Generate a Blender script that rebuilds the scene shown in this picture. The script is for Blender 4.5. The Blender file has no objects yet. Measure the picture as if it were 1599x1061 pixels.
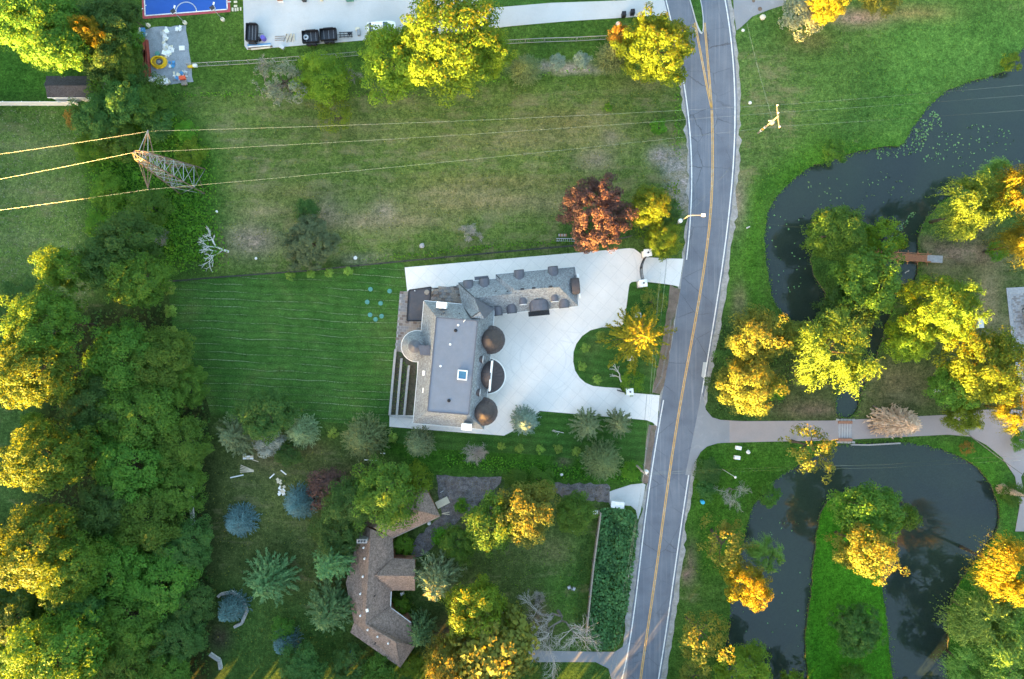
import bpy, bmesh, math, random
import numpy as np
from mathutils import Vector, Matrix
from mathutils.geometry import delaunay_2d_cdt

random.seed(7)
rng = np.random.default_rng(11)
scene = bpy.context.scene
col = scene.collection
R = math.radians

# ------------------------------------------------------------------ camera
H = 107.0                                   # drone height in metres; straight down
cam_d = bpy.data.cameras.new('drone_camera')
cam = bpy.data.objects.new('drone_camera', cam_d)
col.objects.link(cam)
cam.location = (0, 0, H)
cam.rotation_euler = (0, 0, 0)
cam_d.sensor_width = 36
cam_d.lens = 36 * H / 159.9
cam_d.clip_end = 4000
scene.camera = cam

# ------------------------------------------------------------------ sky, sun, exposure
SUN_EL = R(5.0)
SUN_AZ = (-0.60, -0.80)                     # horizontal direction towards the sun
to_sun = Vector((SUN_AZ[0] * math.cos(SUN_EL), SUN_AZ[1] * math.cos(SUN_EL), math.sin(SUN_EL)))
world = bpy.data.worlds.new('World')
scene.world = world
world.use_nodes = True
wn = world.node_tree.nodes
wl = world.node_tree.links
sky = wn.new('ShaderNodeTexSky')
sky.sky_type = 'NISHITA'
sky.sun_disc = False
sky.sun_elevation = SUN_EL
sky.sun_rotation = math.atan2(SUN_AZ[0], SUN_AZ[1])
sky.air_density = 1.0
sky.dust_density = 3.0
sky.ozone_density = 1.0
wl.new(sky.outputs[0], wn['Background'].inputs[0])
wn['Background'].inputs[1].default_value = 0.05
sun_d = bpy.data.lights.new('sun', 'SUN')
sun_d.energy = 3.0
sun_d.angle = R(0.5)
sun_d.color = (1.0, 0.53, 0.11)
sun = bpy.data.objects.new('sun', sun_d)
col.objects.link(sun)
sun.rotation_euler = to_sun.to_track_quat('Z', 'Y').to_euler()
scene.view_settings.view_transform = 'Standard'
scene.view_settings.look = 'None'
scene.view_settings.gamma = 1.0
scene.view_settings.use_curve_mapping = False
scene.view_settings.exposure = 5.12

# ------------------------------------------------------------------ helpers
def P(px, py, z=0.0):
    """ground plan point (metres) of a thing at height z; 10 plan units = 1 m at ground level"""
    k = (H - z) / H
    return ((px - 799.5) * .1 * k, (530.5 - py) * .1 * k, z)

def P2(px, py, z=0.0):
    return P(px, py, z)[:2]

ORIGIN = {}

def tag(o, label=None, cat=None, group=None, kind=None):
    if label: o['label'] = label
    if cat: o['category'] = cat
    if group: o['group'] = group
    if kind: o['kind'] = kind
    return o

def thing(name, label, cat, loc, group=None, rotz=0.0):
    o = bpy.data.objects.new(name, None)
    o.empty_display_size = .3
    col.objects.link(o)
    o.location = loc
    o.rotation_euler = (0, 0, rotz)
    ORIGIN[o.name] = Vector(loc)
    return tag(o, label, cat, group)

def np_mesh(name, V, F):
    """V (n,3) array, F (m,k) array with k = 3 or 4"""
    me = bpy.data.meshes.new(name)
    V = np.asarray(V, dtype=np.float32)
    F = np.asarray(F, dtype=np.int32)
    m, k = F.shape
    me.vertices.add(len(V))
    me.vertices.foreach_set('co', V.ravel())
    me.loops.add(m * k)
    me.loops.foreach_set('vertex_index', F.ravel())
    me.polygons.add(m)
    me.polygons.foreach_set('loop_start', np.arange(0, m * k, k, dtype=np.int32))
    try:
        me.polygons.foreach_set('loop_total', np.full(m, k, dtype=np.int32))
    except Exception:
        pass
    me.update(calc_edges=True)
    return me

class MB:
    def __init__(self):
        self.v = []; self.f = []
    def add(self, vs, fs):
        b = len(self.v)
        self.v += [tuple(p) for p in vs]
        self.f += [tuple(i + b for i in f) for f in fs]
        return self
    def poly(self, pts):
        return self.add(pts, [tuple(range(len(pts)))])
    def box(self, c, s, rot=0.0, tilt=None):
        x, y, z = s[0] / 2, s[1] / 2, s[2] / 2
        vs = [Vector(p) for p in ((-x,-y,-z),(x,-y,-z),(x,y,-z),(-x,y,-z),(-x,-y,z),(x,-y,z),(x,y,z),(-x,y,z))]
        M = Matrix.Rotation(rot, 3, 'Z')
        if tilt: M = M @ Matrix.Rotation(tilt[0], 3, 'X') @ Matrix.Rotation(tilt[1], 3, 'Y')
        vs = [M @ p + Vector(c) for p in vs]
        return self.add(vs, [(3,2,1,0),(4,5,6,7),(0,1,5,4),(1,2,6,5),(2,3,7,6),(3,0,4,7)])
    def prism(self, poly, z0, z1):
        n = len(poly)
        a = sum(poly[i][0] * poly[(i + 1) % n][1] - poly[(i + 1) % n][0] * poly[i][1] for i in range(n))
        if a < 0: poly = poly[::-1]
        vs = [(p[0], p[1], z0) for p in poly] + [(p[0], p[1], z1) for p in poly]
        fs = [tuple(range(n))[::-1], tuple(range(n, 2 * n))]
        fs += [(i, (i + 1) % n, n + (i + 1) % n, n + i) for i in range(n)]
        return self.add(vs, fs)
    def tube(self, pts, r, n=6, cap=True):
        pts = [Vector(p) for p in pts]
        if not hasattr(r, '__len__'): r = [r] * len(pts)
        vs = []; fs = []
        for i, p in enumerate(pts):
            d = (pts[min(i + 1, len(pts) - 1)] - pts[max(i - 1, 0)])
            if d.length < 1e-9: d = Vector((0, 0, 1))
            d.normalize()
            u = d.cross(Vector((0, 0, 1)))
            if u.length < .05: u = d.cross(Vector((1, 0, 0)))
            u.normalize(); w = d.cross(u)
            for k in range(n):
                a = 2 * math.pi * k / n
                vs.append(p + (u * math.cos(a) + w * math.sin(a)) * r[i])
        for i in range(len(pts) - 1):
            for k in range(n):
                a = i * n + k; b = i * n + (k + 1) % n
                fs.append((a, b, b + n, a + n))
        if cap:
            fs.append(tuple(range(n))[::-1]); m = (len(pts) - 1) * n
            fs.append(tuple(range(m, m + n)))
        return self.add(vs, fs)
    def lathe(self, c, prof, n=16, a0=0.0, a1=2 * math.pi):
        full = abs(a1 - a0 - 2 * math.pi) < 1e-6
        m = n if full else n + 1
        vs = []; fs = []
        for (r, z) in prof:
            for k in range(m):
                a = a0 + (a1 - a0) * k / n
                vs.append((c[0] + r * math.cos(a), c[1] + r * math.sin(a), c[2] + z))
        for i in range(len(prof) - 1):
            for k in range(n):
                k2 = (k + 1) % m
                fs.append((i * m + k, i * m + k2, (i + 1) * m + k2, (i + 1) * m + k))
        return self.add(vs, fs)
    def build(self, name, mat, parent=None, smooth=False):
        me = bpy.data.meshes.new(name)
        if parent is not None:
            org = ORIGIN[parent.name]
        else:
            xs = [p[0] for p in self.v]; ys = [p[1] for p in self.v]; zs = [p[2] for p in self.v]
            org = Vector(((min(xs) + max(xs)) / 2, (min(ys) + max(ys)) / 2, min(zs)))
        me.from_pydata([(p[0] - org.x, p[1] - org.y, p[2] - org.z) for p in self.v], [], self.f)
        me.materials.append(mat)
        if smooth:
            me.polygons.foreach_set('use_smooth', [True] * len(me.polygons))
        o = bpy.data.objects.new(name, me)
        col.objects.link(o)
        if parent is not None:
            o.parent = parent
        else:
            o.location = org
        ORIGIN[o.name] = org
        return o

def copy_part(o, parent):
    c = o.copy(); col.objects.link(c); c.parent = parent
    return c

def inside(pts, poly):
    """pts (n,2) array in polygon"""
    x, y = pts[:, 0], pts[:, 1]
    r = np.zeros(len(pts), bool)
    n = len(poly)
    for i in range(n):
        x1, y1 = poly[i]; x2, y2 = poly[(i + 1) % n]
        c = (y1 > y) != (y2 > y)
        with np.errstate(divide='ignore', invalid='ignore'):
            xi = (x2 - x1) * (y - y1) / (y2 - y1 if y2 != y1 else 1e-9) + x1
        r ^= c & (x < xi)
    return r

def poly_dist(pts, poly):
    d = np.full(len(pts), 1e9)
    n = len(poly)
    for i in range(n):
        a = np.array(poly[i], float); b = np.array(poly[(i + 1) % n], float)
        ab = b - a
        t = np.clip(((pts - a) @ ab) / max(ab @ ab, 1e-9), 0, 1)
        d = np.minimum(d, np.linalg.norm(pts - (a + t[:, None] * ab), axis=1))
    return d

def smooth_loop(pts, it=2, closed=True):
    pts = [tuple(p) for p in pts]
    for _ in range(it):
        out = []
        n = len(pts)
        for i in range(n if closed else n - 1):
            a = pts[i]; b = pts[(i + 1) % n]
            out.append((a[0] * .75 + b[0] * .25, a[1] * .75 + b[1] * .25))
            out.append((a[0] * .25 + b[0] * .75, a[1] * .25 + b[1] * .75))
        if not closed: out = [pts[0]] + out + [pts[-1]]
        pts = out
    return pts

# ------------------------------------------------------------------ materials
def nodes(m):
    return m.node_tree.nodes, m.node_tree.links

def new_mat(name):
    m = bpy.data.materials.new(name); m.use_nodes = True
    return m

def ramp(N, stops):
    r = N.new('ShaderNodeValToRGB')
    e = r.color_ramp.elements
    e[0].position, e[0].color = stops[0][0], (*stops[0][1], 1)
    e[1].position, e[1].color = stops[-1][0], (*stops[-1][1], 1)
    for p, c in stops[1:-1]:
        x = e.new(p); x.color = (*c, 1)
    return r

def noise_node(N, L, vec, scale, detail=4, rough=.6, dist=0.0):
    n = N.new('ShaderNodeTexNoise')
    n.inputs['Scale'].default_value = scale
    n.inputs['Detail'].default_value = detail
    n.inputs['Roughness'].default_value = rough
    n.inputs['Distortion'].default_value = dist
    L.new(vec, n.inputs['Vector'])
    return n

def mix(N, L, typ, fac, a, b):
    x = N.new('ShaderNodeMix'); x.data_type = 'RGBA'; x.blend_type = typ
    for s, v in ((x.inputs[0], fac), (x.inputs[6], a), (x.inputs[7], b)):
        if isinstance(v, (int, float)): s.default_value = v
        elif isinstance(v, tuple): s.default_value = (*v, 1) if len(v) == 3 else v
        else: L.new(v, s)
    return x.outputs[2]

def maprange(N, L, v, a, b, c=0.0, d=1.0):
    x = N.new('ShaderNodeMapRange')
    L.new(v, x.inputs[0])
    for i, q in enumerate((a, b, c, d)): x.inputs[i + 1].default_value = q
    return x.outputs[0]

def geo_pos(N):
    return N.new('ShaderNodeNewGeometry').outputs['Position']

def solid(name, c, rough=.6, var=.18, scale=6.0, metal=0.0, spec=.3, bump=0.0, dirt=None, fine=60.0):
    """painted / cast / sawn surface: base colour with large and fine blotches"""
    m = new_mat(name); N, L = nodes(m)
    b = N['Principled BSDF']
    pos = geo_pos(N)
    n1 = noise_node(N, L, pos, scale, 5, .65)
    n2 = noise_node(N, L, pos, fine, 3, .7)
    c0 = tuple(x * (1 - var) for x in c); c1 = tuple(min(1, x * (1 + var)) for x in c)
    r1 = ramp(N, [(.3, c0), (.7, c1)])
    L.new(n1.outputs[0], r1.inputs[0])
    r2 = ramp(N, [(.3, (1 - var,) * 3), (.7, (1 + var * .5,) * 3)])
    L.new(n2.outputs[0], r2.inputs[0])
    c_ = mix(N, L, 'MULTIPLY', 1.0, r1.outputs[0], r2.outputs[0])
    if dirt:
        n3 = noise_node(N, L, pos, dirt[1], 6, .7, .5)
        f = maprange(N, L, n3.outputs[0], .5, .72, 0, dirt[2])
        c_ = mix(N, L, 'MIX', f, c_, dirt[0])
    L.new(c_, b.inputs['Base Color'])
    b.inputs['Roughness'].default_value = rough
    b.inputs['Metallic'].default_value = metal
    b.inputs['Specular IOR Level'].default_value = spec
    if bump:
        bp = N.new('ShaderNodeBump'); bp.inputs['Strength'].default_value = bump
        bp.inputs['Distance'].default_value = .05
        L.new(n2.outputs[0], bp.inputs['Height']); L.new(bp.outputs[0], b.inputs['Normal'])
    return m

def leaf_mat(name, dark, light, trans=.42, tint=(1.9, 1.0, .3)):
    """leaf: tint varies by leaf and by tree; thin, so light shines through"""
    m = new_mat(name); N, L = nodes(m)
    b = N['Principled BSDF']
    g = N.new('ShaderNodeNewGeometry'); oi = N.new('ShaderNodeObjectInfo')
    r = ramp(N, [(0, dark), (.55, tuple((a * .45 + c * .55) for a, c in zip(dark, light))), (1, light)])
    n1 = noise_node(N, L, g.outputs['Position'], .45, 3, .6)
    a = N.new('ShaderNodeMath'); a.operation = 'MULTIPLY_ADD'
    L.new(g.outputs['Random Per Island'], a.inputs[0]); a.inputs[1].default_value = .55
    s = maprange(N, L, n1.outputs[0], .3, .7, 0, .45)
    L.new(s, a.inputs[2]); L.new(a.outputs[0], r.inputs[0])
    v = maprange(N, L, oi.outputs['Random'], 0, 1, .8, 1.2)
    hs = N.new('ShaderNodeHueSaturation')
    L.new(r.outputs[0], hs.inputs['Color']); L.new(v, hs.inputs['Value'])
    hv = maprange(N, L, oi.outputs['Random'], 0, 1, .485, .515); L.new(hv, hs.inputs['Hue'])
    L.new(hs.outputs[0], b.inputs['Base Color'])
    b.inputs['Roughness'].default_value = .6
    b.inputs['Specular IOR Level'].default_value = .25
    t = N.new('ShaderNodeBsdfTranslucent')
    tc = mix(N, L, 'MULTIPLY', 1.0, hs.outputs[0], tint)
    L.new(tc, t.inputs[0])
    ms = N.new('ShaderNodeMixShader'); ms.inputs[0].default_value = trans
    L.new(b.outputs[0], ms.inputs[1]); L.new(t.outputs[0], ms.inputs[2])
    L.new(ms.outputs[0], N['Material Output'].inputs[0])
    return m

M = {}
M['maple'] = leaf_mat('maple_leaf', (.042, .128, .016), (.118, .255, .028))
M['maple_dark'] = leaf_mat('dark_leaf', (.030, .098, .022), (.085, .195, .040))
M['lime'] = leaf_mat('lime_leaf', (.066, .160, .010), (.175, .285, .018), .42, (2.2, 1.0, .25))
M['olive'] = leaf_mat('olive_leaf', (.085, .125, .022), (.185, .235, .036))
M['willow'] = leaf_mat('willow_leaf', (.080, .165, .022), (.185, .300, .038), .4, (1.6, 1.05, .35))
M['sun_gold'] = leaf_mat('sun_golden_leaf', (.130, .150, .010), (.250, .255, .016))  # yellow-green leaf with the low sun's gold put into its colour
M['orange'] = leaf_mat('orange_and_sunlit_leaf', (.15, .105, .016), (.28, .20, .04))  # brownish bush and sapling leaves; also sun's orange painted on a shrub top
M['purple'] = leaf_mat('purple_leaf', (.050, .034, .036), (.150, .078, .058), .25, (1.5, .9, .6))
M['spruce'] = leaf_mat('spruce_needle', (.050, .145, .052), (.155, .290, .105), .2)
M['pine'] = leaf_mat('pine_needle', (.100, .170, .080), (.240, .320, .160), .2)
M['blue'] = leaf_mat('blue_spruce_needle', (.058, .140, .150), (.170, .300, .310), .12, (1.3, 1, .6))
M['bluegreen'] = leaf_mat('bluegreen_needle', (.095, .175, .140), (.250, .345, .280), .2)
M['weed'] = leaf_mat('weed_leaf', (.048, .170, .012), (.140, .340, .022))
M['knot'] = leaf_mat('broad_leaf', (.014, .058, .020), (.110, .250, .080), .25)
M['silver'] = leaf_mat('silver_leaf', (.16, .19, .16), (.36, .39, .35), .2, (1.2, 1, .7))
M['deadtwig'] = leaf_mat('dead_twig', (.19, .175, .165), (.40, .37, .345), .1, (1, 1, 1))
M['deadneedle'] = leaf_mat('dead_needle', (.46, .31, .21), (.70, .53, .39), .15, (1.2, 1, .8))
M['sage'] = leaf_mat('sage_leaf', (.078, .120, .045), (.180, .240, .095), .3)
M['darkolive'] = leaf_mat('dark_olive_leaf', (.048, .080, .036), (.125, .165, .080), .25)
M['greygreen'] = leaf_mat('grey_green_leaf', (.10, .14, .085), (.25, .30, .20), .25)
M['sapling'] = leaf_mat('sapling_leaf', (.15, .27, .035), (.32, .44, .08), .2, (1.2, 1, .6))
M['willowgreen'] = leaf_mat('green_willow_leaf', (.085, .20, .030), (.215, .38, .065), .3, (1.3, 1.05, .5))
M['litter'] = leaf_mat('leaf_litter', (.05, .045, .02), (.13, .11, .05), .1)
M['bark'] = solid('bark', (.085, .065, .05), .9, .35, 3, fine=25)
M['greybark'] = solid('grey_bark', (.16, .145, .13), .9, .3, 3, fine=25)
M['palewood'] = solid('bleached_wood', (.62, .60, .57), .8, .2, 3)
M['white'] = solid('white_paint', (.80, .80, .79), .5, .05, 3)
M['stone'] = solid('white_stone', (.72, .71, .69), .7, .1, 4)
M['limestone'] = solid('grey_stone_cap', (.36, .35, .34), .8, .18, 4)
M['black'] = solid('black_iron', (.022, .022, .026), .5, .2, 8, .3)
M['darkmetal'] = solid('dark_metal', (.045, .048, .055), .5, .25, 5, .3)
M['steel'] = solid('galvanised_steel', (.30, .31, .32), .45, .15, 5, .4)
M['alu'] = solid('pale_aluminium', (.55, .57, .58), .45, .1, 5, .3)
M['wire'] = solid('wire_aluminium', (.42, .43, .43), .22, .05, 1, 1.0)
M['rust_and_sunlit'] = solid('rusty_and_sunlit_steel', (.17, .12, .09), .8, .3, 6, .1)  # rust on boards and covers; on the tower, sunlit orange put into colour
M['bronze'] = solid('bronze_roof_metal', (.078, .065, .066), .7, .15, 2.5, .05)
M['zinc'] = solid('zinc_roof_metal', (.112, .114, .135), .55, .12, 2.5, .15)
M['membrane'] = solid('roof_membrane', (.165, .185, .225), .75, .06, .8, fine=14)
M['darkroof'] = solid('dark_membrane', (.065, .066, .078), .7, .15, .8, dirt=((.15, .11, .08), .35, .5))
M['wood'] = solid('cedar_wood', (.36, .17, .095), .75, .25, 5)
M['oldwood'] = solid('weathered_wood', (.27, .235, .20), .85, .25, 5)
M['newwood'] = solid('pale_lumber', (.66, .58, .44), .75, .15, 4)
M['yellowpipe'] = solid('yellow_plastic', (.80, .50, .02), .4, .1, 4)
M['redsteel'] = solid('red_primer_steel', (.30, .065, .045), .6, .2, 4)
M['bluep'] = solid('blue_plastic', (.08, .26, .50), .45, .15, 4)
M['cyan'] = solid('cyan_plastic', (.05, .40, .62), .45, .1, 4)
M['redp'] = solid('red_plastic', (.75, .12, .05), .45, .15, 4)
M['purplep'] = solid('violet_plastic', (.12, .10, .42), .5, .15, 4)
M['tyre'] = solid('tyre_rubber', (.03, .03, .032), .8, .2, 8)
M['pane'] = solid('window_glass', (.06, .09, .12), .08, .1, 2, 0, .6)
M['skypane'] = solid('skylight_glass', (.05, .16, .26), .05, .1, 2, 0, .8)
M['polewood'] = solid('grey_pole_wood', (.20, .185, .165), .85, .2, 4)
M['brick'] = solid('red_brick', (.34, .17, .11), .85, .25, 6)
M['beige'] = solid('beige_sheet', (.62, .57, .44), .7, .1, 3)
M['teal'] = solid('faded_teal_plastic', (.09, .26, .22), .6, .2, 4)
def shingle(name, c, var=.35, hue=(1, 1, 1)):
    """asphalt shingles: small tabs in courses, too far to be told apart"""
    m = new_mat(name); N, L = nodes(m); b = N['Principled BSDF']
    pos = geo_pos(N)
    v = N.new('ShaderNodeTexVoronoi'); v.inputs['Scale'].default_value = 5.5
    mp = N.new('ShaderNodeMapping'); mp.inputs['Scale'].default_value = (1, 1, 1.4); mp.inputs['Rotation'].default_value = (0, 0, .09)
    L.new(pos, mp.inputs[0]); L.new(mp.outputs[0], v.inputs['Vector'])
    bw = N.new('ShaderNodeRGBToBW'); L.new(v.outputs['Color'], bw.inputs[0])
    r = ramp(N, [(.15, tuple(x * (1 - var) for x in c)), (.5, c), (.85, tuple(x * (1 + var) * h for x, h in zip(c, hue)))])
    L.new(bw.outputs[0], r.inputs[0])
    n = noise_node(N, L, pos, .7, 4, .6)
    f = ramp(N, [(.3, (.92,) * 3), (.7, (1.07,) * 3)]); L.new(n.outputs[0], f.inputs[0])
    n2 = noise_node(N, L, pos, 14, 2, .6)
    f2 = ramp(N, [(.3, (.75,) * 3), (.7, (1.2,) * 3)]); L.new(n2.outputs[0], f2.inputs[0])
    q = mix(N, L, 'MULTIPLY', 1, r.outputs[0], f.outputs[0])
    q = mix(N, L, 'MULTIPLY', 1, q, f2.outputs[0])
    L.new(q, b.inputs['Base Color']); b.inputs['Roughness'].default_value = .9
    bp = N.new('ShaderNodeBump'); bp.inputs['Strength'].default_value = .25; bp.inputs['Distance'].default_value = .03
    L.new(bw.outputs[0], bp.inputs['Height']); L.new(bp.outputs[0], b.inputs['Normal'])
    return m
M['shingle'] = shingle('grey_shingle', (.195, .21, .225), .30, (1.0, 1.0, 1.0))
M['brownshingle'] = shingle('brown_shingle', (.205, .150, .122), .34)
M['darkshingle'] = shingle('black_shingle', (.045, .046, .055), .3)

def asphalt_mat():
    m = new_mat('asphalt'); N, L = nodes(m); b = N['Principled BSDF']
    pos = geo_pos(N)
    n1 = noise_node(N, L, pos, .25, 5, .6); n2 = noise_node(N, L, pos, 18, 3, .7)
    mp = N.new('ShaderNodeMapping'); mp.inputs['Rotation'].default_value = (0, 0, R(12)); mp.inputs['Scale'].default_value = (2.6, .06, 1)
    L.new(pos, mp.inputs[0])
    n3 = noise_node(N, L, mp.outputs[0], 1.0, 4, .6)
    r = ramp(N, [(.3, (.104, .118, .148)), (.5, (.132, .148, .182)), (.75, (.165, .182, .215))]); L.new(n1.outputs[0], r.inputs[0])
    f = ramp(N, [(.3, (.78,) * 3), (.7, (1.22,) * 3)]); L.new(n2.outputs[0], f.inputs[0])
    q = mix(N, L, 'MULTIPLY', 1, r.outputs[0], f.outputs[0])
    s = maprange(N, L, n3.outputs[0], .52, .75, 0, .55)
    q = mix(N, L, 'MIX', s, q, (.25, .265, .29))
    # hairline cracks and sealed joints
    v = N.new('ShaderNodeTexVoronoi'); v.feature = 'DISTANCE_TO_EDGE'; v.inputs['Scale'].default_value = .22
    n4 = noise_node(N, L, pos, 1.2, 4, .7)
    wv = mix(N, L, 'ADD', .35, pos, n4.outputs['Color']); L.new(wv, v.inputs['Vector'])
    k = maprange(N, L, v.outputs['Distance'], .004, .012, .65, 0)
    n5 = noise_node(N, L, pos, .12, 2, .5)
    km = N.new('ShaderNodeMath'); km.operation = 'MULTIPLY'; L.new(k, km.inputs[0]); L.new(maprange(N, L, n5.outputs[0], .42, .6), km.inputs[1])
    q = mix(N, L, 'MIX', km.outputs[0], q, (.055, .058, .065))
    L.new(q, b.inputs['Base Color']); b.inputs['Roughness'].default_value = .85
    return m
M['asphalt'] = asphalt_mat()

def concrete_mat(name, c, score=0.0, rotz=R(40), stain=(.45, .45, .42), amount=.35):
    m = new_mat(name); N, L = nodes(m); b = N['Principled BSDF']
    pos = geo_pos(N)
    n1 = noise_node(N, L, pos, .18, 5, .65, .4); n2 = noise_node(N, L, pos, 9, 4, .7)
    r = ramp(N, [(.3, tuple(x * .90 for x in c)), (.7, tuple(x * 1.05 for x in c))]); L.new(n1.outputs[0], r.inputs[0])
    f = ramp(N, [(.3, (.93,) * 3), (.7, (1.04,) * 3)]); L.new(n2.outputs[0], f.inputs[0])
    q = mix(N, L, 'MULTIPLY', 1, r.outputs[0], f.outputs[0])
    n3 = noise_node(N, L, pos, .5, 6, .75, 1.0)
    q = mix(N, L, 'MIX', maprange(N, L, n3.outputs[0], .56, .78, 0, amount), q, stain)
    if score:
        mp = N.new('ShaderNodeMapping'); mp.inputs['Rotation'].default_value = (0, 0, rotz)
        L.new(pos, mp.inputs[0])
        sx = N.new('ShaderNodeSeparateXYZ'); L.new(mp.outputs[0], sx.inputs[0])
        tot = None
        for i in (0, 1):
            pp = N.new('ShaderNodeMath'); pp.operation = 'PINGPONG'; L.new(sx.outputs[i], pp.inputs[0]); pp.inputs[1].default_value = score / 2
            k = maprange(N, L, pp.outputs[0], .02, .05, .28, 0)
            if tot is None: tot = k
            else:
                a = N.new('ShaderNodeMath'); a.operation = 'MAXIMUM'; L.new(tot, a.inputs[0]); L.new(k, a.inputs[1]); tot = a.outputs[0]
        q = mix(N, L, 'MIX', tot, q, (.38, .38, .38))
    if score:      # faint tyre tracks of cars turning on the forecourt
        for (cx, cy, rr) in ((*P2(848, 560), 3.6), (*P2(848, 560), 5.2), (*P2(905, 430), 9.0), (*P2(905, 430), 10.6)):
            vd = N.new('ShaderNodeVectorMath'); vd.operation = 'DISTANCE'; L.new(pos, vd.inputs[0]); vd.inputs[1].default_value = (cx, cy, .07)
            df = N.new('ShaderNodeMath'); df.operation = 'SUBTRACT'; L.new(vd.outputs['Value'], df.inputs[0]); df.inputs[1].default_value = rr
            ab = N.new('ShaderNodeMath'); ab.operation = 'ABSOLUTE'; L.new(df.outputs[0], ab.inputs[0])
            k = maprange(N, L, ab.outputs[0], .03, .18, .17, 0)
            mm = N.new('ShaderNodeMath'); mm.operation = 'MULTIPLY'; L.new(k, mm.inputs[0]); L.new(maprange(N, L, n1.outputs[0], .47, .58), mm.inputs[1])
            q = mix(N, L, 'MIX', mm.outputs[0], q, (.36, .36, .36))
    L.new(q, b.inputs['Base Color']); b.inputs['Roughness'].default_value = .8
    return m
M['concrete'] = concrete_mat('white_concrete', (.735, .705, .675), 1.9)
M['oldconcrete'] = concrete_mat('grey_concrete', (.48, .49, .49), 0, 0, (.34, .34, .33), .5)
M['drive'] = concrete_mat('pinkish_drive', (.31, .27, .265), 0, 0, (.22, .195, .19), .5)
M['apron'] = concrete_mat('worn_asphalt_apron', (.23, .24, .26), 0, 0, (.36, .36, .36), .6)
M['gravel'] = solid('roadside_gravel', (.33, .32, .31), .95, .30, 1.2, fine=16, bump=.5, dirt=((.15, .15, .08), .6, .7))
M['dirt'] = solid('bare_soil', (.20, .15, .12), .95, .30, 1.0, fine=14, bump=.5, dirt=((.06, .09, .03), .5, .7))
M['mulch'] = solid('dark_gravel', (.150, .142, .146), .95, .55, 1.4, fine=7, bump=.6, dirt=((.16, .12, .10), .35, .8))
M['tarp'] = solid('grey_ground_sheet', (.27, .30, .33), .7, .2, 1.0, fine=8)
M['paver'] = solid('paver', (.27, .245, .24), .85, .3, 1.5)
M['paver2'] = solid('grey_paver', (.33, .34, .36), .85, .2, 2.5)
M['courtblue'] = solid('court_blue', (.015, .085, .36), .6, .06, 1.2)
M['courtred'] = solid('court_red', (.36, .065, .075), .6, .06, 1.2)
M['line'] = solid('white_road_paint', (.72, .72, .70), .7, .12, 2, dirt=((.25, .25, .26), 1.6, .6))
M['yline'] = solid('yellow_road_paint', (.62, .36, .10), .7, .15, 2, dirt=((.66, .55, .38), 1.4, .8))
M['bed'] = solid('garden_soil', (.095, .085, .06), .95, .4, 1.2, fine=8, dirt=((.03, .09, .02), .8, .9))

def water_mat():
    m = new_mat('pond_water'); N, L = nodes(m); b = N['Principled BSDF']
    pos = geo_pos(N)
    n1 = noise_node(N, L, pos, .05, 4, .6, .6)
    r = ramp(N, [(.35, (.016, .027, .026)), (.65, (.022, .038, .026))]); L.new(n1.outputs[0], r.inputs[0])
    n2 = noise_node(N, L, pos, 5, 3, .6)
    f = ramp(N, [(.3, (.85,) * 3), (.7, (1.2,) * 3)]); L.new(n2.outputs[0], f.inputs[0])
    L.new(mix(N, L, 'MULTIPLY', 1, r.outputs[0], f.outputs[0]), b.inputs['Base Color'])
    b.inputs['Roughness'].default_value = .04; b.inputs['IOR'].default_value = 1.5
    b.inputs['Specular IOR Level'].default_value = .5
    bp = N.new('ShaderNodeBump'); bp.inputs['Strength'].default_value = .06; bp.inputs['Distance'].default_value = .05
    L.new(noise_node(N, L, pos, 1.6, 3, .6).outputs[0], bp.inputs['Height']); L.new(bp.outputs[0], b.inputs['Normal'])
    return m
M['water'] = water_mat()
M['algae'] = leaf_mat('pond_algae', (.08, .20, .07), (.20, .38, .14), .1, (1.2, 1, .7))

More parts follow.
